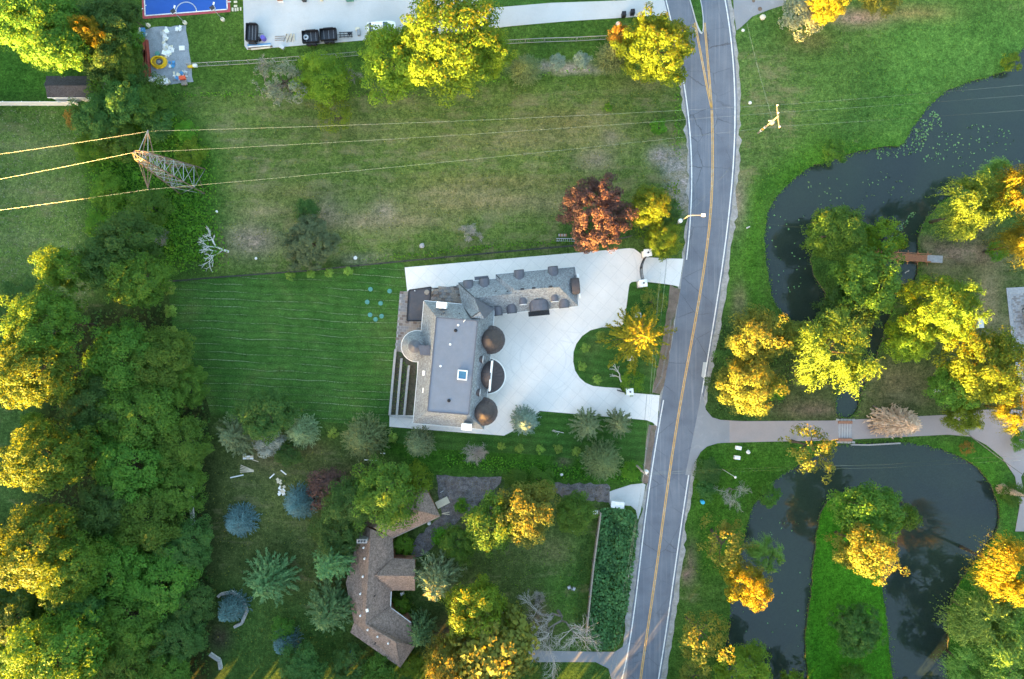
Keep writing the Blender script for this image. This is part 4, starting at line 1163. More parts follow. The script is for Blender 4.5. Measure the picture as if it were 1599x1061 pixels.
# ragged grass and weeds on the pond banks
def bank_growth(pd, seed, label):
    r = np.random.default_rng(seed)
    Cc = []
    a = np.array(pd); b = np.roll(a, -1, 0)
    for p, q in zip(a, b):
        d = np.linalg.norm(q - p); n = int(d * 16)
        t = r.random((n, 1)); Cc.append(p + (q - p) * t + r.normal(0, .26, (n, 2)) * r.uniform(.3, 1.6))
    Cc = np.concatenate(Cc)
    zz = r.uniform(-.12, .28, len(Cc))
    V, F = leaves(np.column_stack([Cc, zz]), np.array((0, 0, 1)) + r.normal(size=(len(Cc), 3)) * .7, r.uniform(.07, .17, len(Cc)), .4, r)
    o = bpy.data.objects.new('bank_growth', mesh_from('bank_growth', V, F, M['weed'])); col.objects.link(o)
    tag(o, label, None, None, 'stuff')
bank_growth(ponds[0], 51, 'ragged grass hanging over the upper pond shore')
bank_growth(ponds[1], 52, 'ragged grass hanging over the lower pond shore')

for outl, dens, mt, sd, lab in (([(-60,175),(120,170),(130,250),(140,470),(-60,480)], 5, 'greygreen', 61, 'coarse tufts in the left meadow'),
        ([(280,160),(1040,120),(1060,380),(640,395),(340,420)], 1.2, 'olive', 62, 'scattered weeds in the upper field'),
        ([(1160,60),(1560,30),(1400,220),(1200,300),(1160,440)], .8, 'weed', 63, 'scattered clover in the right lawn'),
        ([(310,720),(540,700),(520,1050),(330,1050)], 1.2, 'olive', 64, 'scattered weeds in the lower left lawn'),
        ([(700,850),(900,850),(900,960),(720,980)], 2.0, 'weed', 65, 'weeds in the garden below the gravel yard'),
        ([(684,745),(780,748),(720,805),(660,865),(642,868),(690,805)], 5, 'litter', 66, 'dead leaves on the gravel yard'),
        ([(866,756),(950,759),(950,783),(880,776)], 5, 'litter', 67, 'dead leaves on the gravel drive')):
    carpet('scattered_weeds', outl, dens, .02, .12, .12, mt, lab, asp=.5, seed=sd)
for px, py, rp, h, mt, lab in ((240,150,26,4,'maple','leafy bush left of the upper field corner, under the ground sheet'),(246,192,28,4,'maple_dark','dark bush just above the lattice tower peak'),(185,218,34,4.5,'maple','broad bush left of the lattice tower peak'),
        (216,118,22,4,'maple_dark','dark bush at the lower left corner of the ground sheet'),(206,62,20,5,'maple','bush at the upper left corner of the ground sheet'),(166,135,30,5,'maple','bush right of the dark-roofed shed'),(140,228,26,3.5,'weed','bright bush at the right edge of the left meadow'),
        (290,205,18,2.5,'weed','low bright bush right of the tower crossarm'),(170,300,30,3,'weed','bright low bush left of the lattice tower foot'),(232,325,34,3.5,'maple','green bush below the lattice tower foot')):
    plant(px, py, rp, h, 'small', mt, lab, cat='shrub')
plant(845, 752, 22, 3, 'small', 'maple', 'green shrub overhanging the left end of the gravel drive', cat='shrub')
plant(806, 752, 20, 2.5, 'small', 'maple', 'low green shrub between gravel yard and gravel drive', cat='shrub')
# ------------------------------------------------------------------ unseen woodland added out of frame towards the sun, to shade the ground
def far_wood():
    r = np.random.default_rng(77)
    Cs = []; Ns = []; T = MB()
    spots = []
    for row, py in enumerate((1150, 1215, 1290, 1370)):
        for k in range(56):
            spots.append((-1200 + k * 55 + r.uniform(-16, 16) + row * 20, py + r.uniform(-14, 14)))
    for k in range(26):  # extra unseen row closing gaps where sun reached the ground
        spots.append((250 + k * 38 + r.uniform(-8, 8), 1178 + r.uniform(-8, 8)))
    for row, px in enumerate((-120, -190, -270)):
        for k in range(20):
            spots.append((px + r.uniform(-14, 14), -60 + k * 60 + r.uniform(-16, 16)))
    for px, py in spots:
        x, y = P2(px, py)
        h = r.uniform(12.2, 14.2); Rr = r.uniform(3.6, 4.8)
        perp = x * .8 - y * .6
        if py > 1140 and -17 < perp < 0.5: h = r.uniform(17.0, 19.5)  # raised here so the mansion's roof deck stays in shade
        C, Nn = crown_cloud(r, Rr, .8, h, 46 if h < 15 else 85, 26, 1.3, low=-.9)
        Cs.append(C + np.array((x, y, 0))); Ns.append(Nn)
        T.tube([(x, y, 0), (x, y, h * .6)], [.3, .12], 5, False)
    C = np.concatenate(Cs); Nn = np.concatenate(Ns)
    V, F = leaves(C, Nn, .42 * r.uniform(.7, 1.3, len(C)), .7, r)
    o = bpy.data.objects.new('far_wood', mesh_from('far_wood', V, F, M['maple'])); col.objects.link(o)
    tag(o, 'unseen woodland out of frame, added to shade the ground and roof deck', None, None, 'stuff')
far_wood()

# ------------------------------------------------------------------ building kit
def quad_part(name, mat, parent, polys, thick=.12):
    """thin roof planes with a real edge"""
    m = MB()
    for q in polys:
        m.poly(q)
        m.poly([(x, y, z - thick) for x, y, z in q[::-1]])
        n = len(q)
        for i in range(n):
            a, b = q[i], q[(i + 1) % n]
            m.poly([a, (a[0], a[1], a[2] - thick), (b[0], b[1], b[2] - thick), b])
    return m.build(name, mat, parent)

def inset(poly, d):
    """shrink a convex plan outline towards its middle"""
    cx = sum(p[0] for p in poly) / len(poly); cy = sum(p[1] for p in poly) / len(poly)
    out = []
    for x, y in poly:
        l = math.hypot(x - cx, y - cy); out.append((x - (x - cx) / l * d * 1.35, y - (y - cy) / l * d * 1.35))
    return out

def windows(wall_obj, root, a, b, z0, w, h, n, mats=('white', 'pane')):
    """n framed windows along a wall line a-b (plan points), facing right of a->b"""
    dx, dy = b[0] - a[0], b[1] - a[1]; L_ = math.hypot(dx, dy); ang = math.atan2(dy, dx)
    for k in range(n):
        t = (k + .5) / n
        c = (a[0] + dx * t, a[1] + dy * t, z0 + h / 2)
        f = MB()
        ux, uy = dx / L_, dy / L_
        for s in (-1, 1):
            f.box((c[0] + ux * s * w / 2, c[1] + uy * s * w / 2, c[2]), (.1, .16, h + .1), ang)
            f.box((c[0], c[1], c[2] + s * h / 2), (w - .1, .16, .1), ang)
        wo = f.build('window', M[mats[0]], root)
        MB().box(c, (w - .1, .06, h - .1), ang).build('pane', M[mats[1]], wo)

def edge_strip(name, mat, parent, pts, w=.14, h=.14, closed=True):
    m = MB()
    n = len(pts)
    for i in range(n if closed else n - 1):
        a, b = Vector(pts[i]), Vector(pts[(i + 1) % n]); d = b - a
        m.box((a + b) / 2, (max(d.length - w * .5, .05), w, h), math.atan2(d.y, d.x))
    return m.build(name, mat, parent)

def line_ang(a, b):
    ax, ay = P2(*a); bx, by = P2(*b)
    return math.atan2(by - ay, bx - ax)

# ------------------------------------------------------------------ the mansion
EZ, DZ = 5.5, 8.8
man = thing('mansion', 'large white mansion with grey shingle roof, flat roof deck and turrets', 'house', (*P2(715, 570), 0))
eav = [P(662,470,EZ), P(772,480,EZ), P(756,671,EZ), P(645,661,EZ)]
dck = [P(681.6,496,DZ), P(745.9,501.3,DZ), P(731.7,647.8,DZ), P(667.6,642.5,DZ)]
MB().prism(inset([p[:2] for p in eav], .45), 0, EZ - .05).build('wall', M['stone'], man)
roof = quad_part('roof', M['shingle'], man, [[eav[i], eav[(i + 1) % 4], dck[(i + 1) % 4], dck[i]] for i in range(4)])
MB().prism([p[:2] for p in dck], DZ - .3, DZ + .03).build('roof_deck', M['membrane'], man)
edge_strip('deck_edging', M['zinc'], man, [(p[0], p[1], DZ + .05) for p in dck], .14, .12)
edge_strip('gutter', M['white'], man, [(p[0], p[1], EZ - .14) for p in eav], .16, .14)
# membrane seams, each a low welded lap
dv = [Vector(p) for p in dck]
for k in range(1, 7):
    t = k / 7
    a = dv[0].lerp(dv[1], t); b = dv[3].lerp(dv[2], t); a.z = b.z = DZ + .034
    d = b - a
    MB().box((a + b) / 2, (d.length - .4, .07, .012), math.atan2(d.y, d.x)).build('membrane_seam', M['membrane'], man)
ANG = line_ang((662, 470), (772, 480))
sk = MB()
c = P(722, 586, 9.1)
for s in (-1, 1):
    sk.box((c[0] + math.cos(ANG) * s * .62, c[1] + math.sin(ANG) * s * .62, 9.0), (.16, 1.42, .34), ANG)
    sk.box((c[0] - math.sin(ANG) * s * .63, c[1] + math.cos(ANG) * s * .63, 9.0), (1.08, .16, .34), ANG)
sko = sk.build('skylight', M['white'], man)
MB().box((c[0], c[1], 9.02), (1.1, 1.12, .1), ANG).build('pane', M['skypane'], sko)
for px, py, w, l in ((662.3, 583, .46, .72), (662.3, 610, .40, .74)):
    MB().box(P(px, py, 7.2), (w, l, .3), ANG, (0, R(-38))).build('roof_window', M['white'], man)
for px, py in ((703, 538), (688, 572), (715.5, 508)):
    MB().lathe(P(px, py, DZ), [(.17, 0), (.17, .08), (.15, .12), (0, .14)], 10).build('roof_vent', M['white'], man)
MB().tube([P(724, 503, 8.85), P(725.5, 500.5, 8.95), P(727, 499.8, 8.98)], .08, 8).build('vent_pipe', M['alu'], man)
for px, py in ((711.5, 516.5), (701, 626)):
    MB().lathe(P(px, py, DZ + .03), [(.26, 0), (.24, .10), (.10, .16), (0, .16)], 12).build('roof_drain', M['black'], man)
for px, py, z in ((690, 491, 8), (694, 489, 7.9), (718, 490, 8)):
    MB().lathe(P(px, py, z - .3), [(.07, 0), (.07, .5), (0, .52)], 8).build('roof_pipe', M['black'], man)
def chimney(px, py, z0, z1, w, l, ang):
    ch = MB().box((*P2(px, py, z1), (z0 + z1) / 2), (w, l, z1 - z0), ang).build('chimney', M['stone'], man)
    MB().box((*P2(px, py, z1), z1 + .08), (w + .2, l + .2, .16), ang).build('chimney_cap', M['white'], ch)
    return ch
chimney(689.5, 477, 5, 9.0, 1.25, .68, ANG)
chimney(728.5, 667, 0, 9.0, 1.25, .72, ANG)
# small eyebrow dormers on the east slope
def barrel_dormer(c, ang, w, l, h, front=True, metal='zinc'):
    """round-topped dormer: vault running back into the roof; ang = direction its face looks"""
    ca, sa = math.cos(ang), math.sin(ang)
    f = lambda u, v, z: (c[0] + ca * u - sa * v, c[1] + sa * u + ca * v, c[2] + z)
    m = MB(); n = 10
    ring = [(math.cos(math.pi * k / n) * w / 2, math.sin(math.pi * k / n) * h) for k in range(n + 1)]
    vs = [f(l / 2, v, z) for v, z in ring] + [f(-l / 2, v, z) for v, z in ring]
    fs = [(k, k + 1, n + 2 + k, n + 1 + k) for k in range(n)] + [tuple(range(n + 1))]
    m.add(vs, fs)
    m.add([f(l / 2, -w / 2, -1.0), f(l / 2, w / 2, -1.0), f(l / 2, w / 2, 0), f(l / 2, -w / 2, 0), f(-l / 2, -w / 2, -1.0), f(-l / 2, w / 2, -1.0), f(-l / 2, w / 2, 0), f(-l / 2, -w / 2, 0)], [(0, 1, 2, 3), (1, 5, 6, 2), (4, 0, 3, 7)])
    d = m.build('dormer', M[metal], man)
    if front:
        g = MB(); g.poly([f(l / 2 + .03, v * .75, z * .75) for v, z in ring] + [f(l / 2 + .03, -w * .37, -.7), f(l / 2 + .03, w * .37, -.7)][::1])
        g.build('pane', M['pane'], d)
        e = MB()
        pts = [f(l / 2 + .05, v * .95, z * .95) for v, z in ring]
        e.tube(pts, .05, 5); e.build('frame', M['white'] if front == 'w' else M['darkmetal'], d)
    return d
for px, py in ((749, 561), (744.5, 613)):
    barrel_dormer(P(px, py, 7.15), ANG, 1.05, .9, .6, 'w', 'bronze')
# turrets
def turret(px, py):
    c = P(px, py, 6.2); c0 = (c[0], c[1], 0)
    w = MB().lathe(c0, [(1.62, 0), (1.62, 6.2)], 10).build('turret', M['stone'], man)
    MB().lathe(c0, [(1.60, 5.9), (2.12, 6.0), (2.12, 6.14), (1.66, 6.5), (1.60, 6.7), (1.48, 7.0), (1.14, 7.9), (.64, 8.7), (.2, 9.2), (0, 9.35)], 20).build('turret_roof', M['bronze'], man)
    for k in range(20):
        a = 2 * math.pi * (k + .5) / 20
        MB().tube([(c[0] + math.cos(a) * r_, c[1] + math.sin(a) * r_, z) for r_, z in ((2.08, 6.20), (1.64, 6.54), (1.49, 7.03), (1.15, 7.93), (.65, 8.73), (.2, 9.22))], .035, 4, False).build('roof_seam', M['bronze'], man)
    for k in range(3):
        a = ANG + (k - 1) * .63
        f = MB().box((c[0] + math.cos(a) * 1.6, c[1] + math.sin(a) * 1.6, 3.2), (.1, .62, 2.2), a).build('window', M['white'], man)
        MB().box((c[0] + math.cos(a) * 1.64, c[1] + math.sin(a) * 1.64, 3.2), (.1, .48, 2.0), a).build('pane', M['pane'], f)
turret(766.5, 531); turret(755, 643)
# curved entrance portico between the turrets
pc = P(761, 587.5, 4.6)
MB().lathe((pc[0], pc[1], 0), [(2.25, 0), (2.25, 4.3)], 24, R(-100), R(88)).build('portico_wall', M['stone'], man)
MB().lathe((pc[0], pc[1], 4.4), [(2.62, 0), (2.62, .2), (2.3, .3), (0.2, .75)], 28, R(-102), R(92)).build('portico_roof', M['bronze'], man)
m_ = MB()
pts = [(pc[0] + 2.66 * math.cos(a), pc[1] + 2.66 * math.sin(a), 4.55) for a in np.linspace(R(-100), R(90), 26)]
m_.tube(pts, .09, 5); m_.build('portico_cornice', M['white'], man)
a_, b_ = P(768.3, 564, 8.2), P(764, 611.5, 8.2)
pa = math.atan2(b_[1] - a_[1], b_[0] - a_[0])
MB().box(((a_[0] + b_[0]) / 2, (a_[1] + b_[1]) / 2, 6.4), (math.hypot(b_[0] - a_[0], b_[1] - a_[1]), .24, 3.6), pa).build('parapet', M['white'], man)
mid = ((a_[0] + b_[0]) / 2, (a_[1] + b_[1]) / 2)
ux, uy = math.cos(pa), math.sin(pa); hw = math.hypot(b_[0] - a_[0], b_[1] - a_[1]) / 2 - .05
lx, ly = (uy, -ux) if uy * -1 - 0 > 0 else (-uy, ux)
if lx > 0: lx, ly = -lx, -ly
dome = lambda u, v: (mid[0] + ux * hw * math.cos(u) + lx * 1.9 * math.sin(u) * math.cos(v), mid[1] + uy * hw * math.cos(u) + ly * 1.9 * math.sin(u) * math.cos(v), 5.0 + 3.3 * math.sin(u) * math.sin(v))
vb = MB(); nu, nv = 16, 8
vb.add([dome(math.pi * i / nu, math.pi / 2 * k / nv) for i in range(nu + 1) for k in range(nv + 1)], [(i * (nv + 1) + k, (i + 1) * (nv + 1) + k, (i + 1) * (nv + 1) + k + 1, i * (nv + 1) + k + 1) for i in range(nu) for k in range(nv)])
vb.build('vault_roof', M['bronze'], man)
for i in range(2, 15):
    MB().tube([tuple(q + .015 for q in dome(math.pi * i / nu, math.pi / 2 * k / nv)) for k in range(nv + 1)], .022, 4).build('roof_seam', M['darkmetal'], man)
for k in range(11):
    t = R(-80 + 16 * k)
    MB().tube([(pc[0] + 2.5 * math.cos(t), pc[1] + 2.5 * math.sin(t), 4.68), (pc[0] + .5 * math.cos(t), pc[1] + .5 * math.sin(t), 5.12)], .022, 4).build('roof_seam', M['darkmetal'], man)
# round stair tower on the garden side
tc = P(651, 541, EZ)
MB().lathe((tc[0], tc[1], 0), [(2.0, 0), (2.0, EZ)], 20).build('tower_wall', M['stone'], man)
MB().lathe((tc[0], tc[1], EZ), [(2.28, -.12), (2.28, 0), (.85, 2.3), (.8, 2.35)], 28).build('tower_roof', M['shingle'], man)
MB().lathe((tc[0], tc[1], EZ), [(.95, 2.25), (.8, 2.45), (0, 3.2)], 20).build('tower_cap', M['zinc'], man)
m_ = MB(); m_.tube([(tc[0] + 2.3 * math.cos(a), tc[1] + 2.3 * math.sin(a), EZ - .05) for a in np.linspace(R(70), R(285), 24)], .07, 5)
m_.build('tower_gutter', M['white'], man)
q0, q1, q2, q3 = P(653, 539.5, 8.2), P(672, 540, 8.2), P(671.5, 556, 8.2), P(656, 554.5, 8.2)
MB().prism([p[:2] for p in (q0, q1, q2, q3)], 7.2, 8.15).build('saddle_roof', M['zinc'], man)
windows(None, man, inset([p[:2] for p in eav], .45)[3], inset([p[:2] for p in eav], .45)[2], 1.0, 1.1, 1.8, 5)
windows(None, man, inset([p[:2] for p in eav], .45)[3], inset([p[:2] for p in eav], .45)[2], 3.3, 1.1, 1.6, 5)
# side wings towards the gate
WZ, RZ = 4.5, 7.2
def hip(root, corners, r0, r1, mat, name='roof'):
    a, b, c_, d = corners      # N-left, N-right, S-right, S-left
    return quad_part(name, mat, root, [[d, c_, r1, r0], [b, a, r0, r1], [c_, b, r1], [a, d, r0]])
gar = [P(774,428.6,WZ), P(898,417,WZ), P(903,478.4,WZ), P(772.6,491,WZ)]
hip(man, gar, P(804,453.5,RZ), P(873,448.6,RZ), M['shingle'])
gw = inset([p[:2] for p in gar], .38)
MB().prism(gw, 0, WZ - .05).build('wall', M['stone'], man)
edge_strip('gutter', M['white'], man, [(p[0], p[1], WZ - .14) for p in gar], .14, .13)
wing = [P(715,441.2,WZ - .1), P(790,434,WZ - .1), P(790,490,WZ - .1), P(724,496,WZ - .1)]
hip(man, wing, P(739,465.5,6.9), P(812,458,6.9), M['shingle'])
MB().prism(inset([p[:2] for p in wing], .35), 0, WZ - .15).build('wall', M['stone'], man)
edge_strip('gutter', M['white'], man, [(p[0], p[1], WZ - .24) for p in wing[:2]], .14, .13, False)
K = [P(716.5,443,4.5), P(722.5,478,5.6), P(735.5,496,8.82), P(749,487,8.85), P(740,464.5,7.1), P(772,482.5,6.0), P(757,498.5,8.5)]
quad_part('roof', M['shingle'], man, [[K[0], K[1], K[4]], [K[1], K[2], K[3]], [K[1], K[3], K[4]], [K[2], K[6], K[3]]])
quad_part('saddle_roof', M['zinc'], man, [[K[4], K[3], K[5]], [K[3], K[6], K[5]]])
for p, q in ((K[1], K[2]), (K[2], K[3]), (K[0], K[4])): MB().tube([(p[0], p[1], p[2] + .03), (q[0], q[1], q[2] + .03)], .06, 4).build('valley_flashing', M['darkmetal'], man)
p, q = P(774.5, 429.5, 4.6), P(806, 458, 6.95); MB().tube([p, q], .07, 4).build('valley_flashing', M['darkmetal'], man)
GA = line_ang((774, 428.6), (898, 417))
NA, SA_ = GA + math.pi / 2, GA - math.pi / 2
for px, py, dz in ((811,430,4.95),(864,424.5,4.95),(731.5,446,4.85),(756.5,442.5,4.85)):
    barrel_dormer(P(px, py, dz), NA, 1.5, 1.35, .7)
for px, py, w in ((777.5,486,1.2),(799,482.5,1.35),(880.5,474,1.4)):
    barrel_dormer(P(px, py, 4.95), SA_, w * 1.1, 1.25, .75)
barrel_dormer(P(841.5, 477, 5.15), SA_, 2.9, 1.6, 1.0)
for px, py in ((816.5,470.8),(866,466.3)):
    barrel_dormer(P(px, py, 5.85), SA_, 1.1, .9, .55, 'w')
ed = barrel_dormer(P(898, 447, 5.2), GA, 2.4, 1.1, .8, True, 'bronze')
MB().box((*P2(904, 447, 5.2), 4.6), (.2, 3.6, 1.3), GA).build('gable_front', M['white'], man)
# little iron balcony under the wide dormer
bz = 3.6
MB().box(P(841.5, 489.5, bz), (3.2, .75, .16), GA).build('balcony', M['darkmetal'], man)
rl = MB(); c = P(841.5, 492.6, bz)
for k in range(15):
    u = (k / 14 - .5) * 3.1
    rl.box((c[0] + math.cos(GA) * u, c[1] + math.sin(GA) * u, bz + .5), (.04, .04, .9), GA)
rl.box((c[0], c[1], bz + .97), (3.2, .07, .06), GA); rl.build('railing', M['black'], man)
MB().box(P(752, 435.8, 4.0), (2.1, .8, .12), GA).build('canopy', M['zinc'], man)
for px, py in ((792, 455.5), (774.5, 455.3)):
    MB().lathe(P(px, py, 6.7), [(.09, 0), (.09, .4), (0, .42)], 8).build('roof_pipe', M['black'], man)
for px, py in ((815.5, 451.6), (833.5, 450), (860, 447.8)):
    MB().box(P(px, py, 7.15), (.5, .28, .22), GA).build('ridge_vent', M['darkmetal'], man)
windows(None, man, gw[3], gw[2], .9, 1.0, 1.7, 6)
windows(None, man, gw[2], gw[1], 1.0, 1.2, 2.0, 2)
# flat-roofed garden pavilion and paved terrace
pav = thing('garden_pavilion', 'dark flat-roofed pavilion on the terrace beside the mansion', 'pavilion', (*P2(655, 478), 0))
pr = [P2(638.5,453.5,3.1), P2(673.5,448.5,3.1), P2(669,501,3.1), P2(635.5,501.5,3.1)]
MB().prism(pr, 2.9, 3.1).build('roof', M['darkroof'], pav)
edge_strip('roof_edge', M['black'], pav, [(*p, 3.12) for p in pr], .16, .16)
for x, y in inset(pr, .3): MB().box((x, y, 1.45), (.25, .25, 2.9), ANG).build('post', M['stone'], pav)
MB().lathe((*P2(666.5, 456.5, 3.1), 3.1), [(.4, 0), (.34, .12), (0, .14)], 12).build('roof_hatch', M['oldwood'], pav)
MB().lathe((*P2(648, 454.5, 3.1), 3.1), [(.08, 0), (.08, .25), (0, .27)], 8).build('roof_vent', M['white'], pav)
def paving(name, outl, sx, sy, ang, mats, z, label, gap=.04):
    """slabs of uneven tone laid with open joints, as one sheet of separate stones"""
    po = [P2(*p) for p in outl]
    a = np.array(po); c = a.mean(0); ca, sa = math.cos(ang), math.sin(ang)
    base = struct(MB().prism(po, -.1, z - .03).build(name, M['limestone']), label)
    r = random.Random(5); ms = [MB() for _ in mats]
    nx = int(np.ptp(a, axis=0).max() * 1.5 / sx)
    for i in range(-nx, nx):
        for j in range(-nx, nx):
            u, v = i * sx + (sx / 2 if j % 2 else 0), j * sy
            x, y = c[0] + ca * u - sa * v, c[1] + sa * u + ca * v
            if inside(np.array([(x, y)]), po)[0]:
                ms[r.randrange(len(mats))].box((x, y, z - .03 + r.uniform(0, .012)), (sx - gap, sy - gap, .06), ang)
    for q, mt in zip(ms, mats):
        if q.v:
            o = q.build('paving_stones', M[mt], base); o['kind'] = 'stuff'
    return base
M['pav_a'] = solid('paver_buff', (.30, .255, .225), .85, .2, 1.5); M['pav_b'] = solid('paver_grey', (.24, .23, .235), .85, .2, 1.5); M['pav_c'] = solid('paver_brown', (.19, .15, .135), .85, .25, 1.5)
paving('terrace', [(624.5,456),(637,455),(676,450),(722,446.5),(724,476),(700,480),(668,476),(664,535),(650,560),(617.5,548)], .62, .45, ANG, ['pav_a', 'pav_b', 'pav_a', 'pav_c'], .10, 'terrace of buff and grey stones behind the mansion')
paving('stone_terrace_field', [(1578.5,459),(1660,453),(1660,690),(1605,690),(1598,600),(1588,545)], .42, .30, R(4), ['pav_d', 'pav_e'] if False else ['paver2', 'pav_b', 'paver2'], .10, 'grey stone field of the right terrace')
# planting beds with low stone walls beside the mansion
for k, (a, b, lab) in enumerate((((618.5,546),(609.5,648),'outermost of three long stone garden walls left of the mansion'), ((628,560),(620.5,648),'middle one of three long stone garden walls left of the mansion'), ((639.5,571),(632,648),'innermost of three long stone garden walls left of the mansion'))):
    ax, ay = P2(*a); bx, by = P2(*b); an = math.atan2(by - ay, bx - ax); d = math.hypot(bx - ax, by - ay)
    w = thing('garden_wall', lab, 'wall', ((ax + bx) / 2, (ay + by) / 2, 0), 'stone walls of the mansion planting beds')
    MB().box(((ax + bx) / 2, (ay + by) / 2, .3), (d, .22, .6), an).build('wall', M['stone'], w)
    MB().box(((ax + bx) / 2, (ay + by) / 2, .65), (d, .34, .1), an).build('coping', M['limestone'], w)
ax, ay = P2(609.5, 649); bx, by = P2(647, 652)
w = thing('garden_wall', 'short stone wall closing the planting beds at the lower end', 'wall', ((ax + bx) / 2, (ay + by) / 2, 0), 'stone walls of the mansion planting beds')
MB().box(((ax + bx) / 2, (ay + by) / 2, .3), (3.6, .22, .6), math.atan2(by - ay, bx - ax)).build('wall', M['stone'], w)
MB().box(((ax + bx) / 2, (ay + by) / 2, .65), (3.7, .34, .1), math.atan2(by - ay, bx - ax)).build('coping', M['limestone'], w)
slab('planting_bed', [(618,547),(650,560),(648,649),(609.5,648)], .08, M['bed'], 'soil of the planting beds left of the mansion')
carpet('bed_plants', [(630,565),(638,572),(631,646),(622,646)], 14, .05, .35, .10, 'weed', 'green plants in the middle planting bed', seed=41, z=.08)
carpet('bed_plants', [(619,552),(627,562),(619,646),(611,646)], 6, .05, .3, .10, 'olive', 'dry plants in the outer planting bed', seed=42, z=.08)

# ------------------------------------------------------------------ brown-roofed house
bh = thing('bungalow', 'sprawling brown-shingled house with angled wings under trees', 'house', (*P2(590, 900), 0))
BZ, BR = 3.2, 5.4
B = lambda x, y: P(x, y, BZ)
T_ = lambda x, y, z=BR: P(x, y, z)
quad_part('roof', M['brownshingle'], bh, [   # upper angled wing
    [B(613,840), B(687,806), T_(643,794.5), T_(583,824)], [B(687,806), B(664,761), T_(643,794.5)],
    [B(664,761), B(633,764), B(566,819), T_(583,824), T_(643,794.5)]])
quad_part('roof', M['brownshingle'], bh, [   # long middle body
    [B(566,819), B(556,850), B(540,911), B(553,974), T_(570.5,974), T_(579,826)],
    [B(613,840), T_(579,826), T_(570.5,974), B(610,949), B(611,922), B(615,872)]])
quad_part('roof', M['brownshingle'], bh, [   # short wing facing the yard
    [B(648,922.5), B(648,874), T_(648,899.6, 5.2), ], [B(648,874), B(613,872), T_(586,898.8, 5.2), T_(648,899.6, 5.2)],
    [B(611,922.5), B(648,922.5), T_(648,899.6, 5.2), T_(586,898.8, 5.2)]])
quad_part('roof', M['brownshingle'], bh, [   # lower angled wing
    [B(610,948), T_(570.5,974), T_(617.5,1002.5), B(647,1008), B(642,972)],
    [T_(570.5,974), B(553,972), B(547,988), B(625,1043), T_(617.5,1002.5)], [B(625,1043), B(648,1009), T_(617.5,1002.5)]])
for pl in ([(620,838),(680,806),(662,768),(634,770),(572,822)], [(568,826),(558,850),(544,911),(556,970),(606,946),(608,925),(612,870),(609,842)], [(600,876),(644,878),(644,919),(600,919)], [(606,952),(572,974),(553,984),(624,1036),(643,1008),(638,974)]):
    MB().prism([P2(x, y, BZ) for x, y in pl], 0, BZ - .05).build('wall', M['brick'], bh)
for a, b, z0, z1 in (((583,824),(643,794.5),BR,BR),((579,828),(570.5,972),BR,BR),((588,899),(647,899.6),5.2,5.2),((571,975),(617,1002),BR,BR),((618,1003),(625,1042),BR,BZ),((643,795),(686,806),BR,BZ),((643,794),(663,762),BR,BZ),((617.5,1002.5),(646,1008.5),BR,BZ),((612,921),(587,899),BZ + .1,5.1),((610,948),(572,973),BZ + .1,5.3),((614,873),(588,898),BZ + .1,5.1)):
    p, q = P(*a, z0), P(*b, z1)
    MB().tube([(p[0], p[1], p[2] + .03), (q[0], q[1], q[2] + .03)], .09, 5).build('ridge_cap', M['brownshingle'], bh)
ch = MB().box((*P2(565, 845.5, 6.2), 4.8), (1.5, .6, 2.9), R(0)).build('chimney', M['limestone'], bh)
for k in range(3): MB().lathe((P2(565, 845.5, 6.3)[0] - .42 + .42 * k, P2(565, 845.5, 6.3)[1], 6.25), [(.13, 0), (.13, .25), (.09, .25), (.09, 0)], 8).build('flue', M['black'], ch)
for px, py in ((568,855),(569.5,872),(567,900),(563,927),(563,961),(574.5,983),(590,993.5),(606.5,1004)):
    MB().lathe(P(px, py, 4.8), [(.10, -.2), (.10, .3), (.16, .3), (0, .42)], 8).build('roof_vent', M['white'], bh)
MB().box(P(573.5, 953, 5.3), (.35, .45, .45), .3).build('roof_vent', M['white'], bh)
for px, py in ((585,931),(586,1005)):
    MB().lathe(P(px, py, 4.9), [(.09, -.3), (.09, .3), (0, .32)], 8).build('roof_pipe', M['black'], bh)
edge_strip('gutter', M['oldwood'], bh, [B(613,840.5), B(687,806.5)], .12, .12, False)
edge_strip('gutter', M['alu'], bh, [B(611,923.5), B(610,949), B(642,972.5)], .12, .12, False)

# ------------------------------------------------------------------ shed and white fence at the upper left
sh = thing('garden_shed', 'white shed with dark shingle gable roof at the upper left', 'shed', (*P2(112, 140), 0))
SZ, SR = 2.4, 3.6
e = [P(72,119,SZ), P(141,119,SZ), P(141,152.5,SZ), P(73.5,152.5,SZ)]
r0, r1 = P(70.5,134,SR), P(143,134,SR)
quad_part('roof', M['darkshingle'], sh, [[e[3], e[2], r1, r0], [e[1], e[0], r0, r1]])
ew = inset([p[:2] for p in e], .22)
MB().prism(ew, 0, SZ - .04).build('wall', M['white'], sh)
gm = MB(); gm.poly([(*ew[1], SZ - .05), (*ew[2], SZ - .05), ((ew[1][0] + ew[2][0]) / 2, (ew[1][1] + ew[2][1]) / 2, SR - .2)])
gm.poly([(*ew[0], SZ - .05), (*ew[3], SZ - .05), ((ew[0][0] + ew[3][0]) / 2, (ew[0][1] + ew[3][1]) / 2, SR - .2)]); gm.build('gable', M['alu'], sh)
edge_strip('fascia', M['white'], sh, [(e[3][0], e[3][1], SZ - .1), (e[2][0], e[2][1], SZ - .1)], .08, .2, False)
lt = MB(); q = [P(141,122,2.2), P(156,122,2.0), P(156,151,2.0), P(141,151,2.2)]
quad_part('lean_to_roof', M['zinc'], sh, [q]); MB().prism(inset([p[:2] for p in q], .15), 0, 1.9).build('lean_to_wall', M['alu'], sh)
fw = thing('white_fence', 'tall white panel fence running left from the shed', 'fence', (*P2(70, 165), 0))
xs = [-160,-112,-66,-20,18,47,75,102,128]
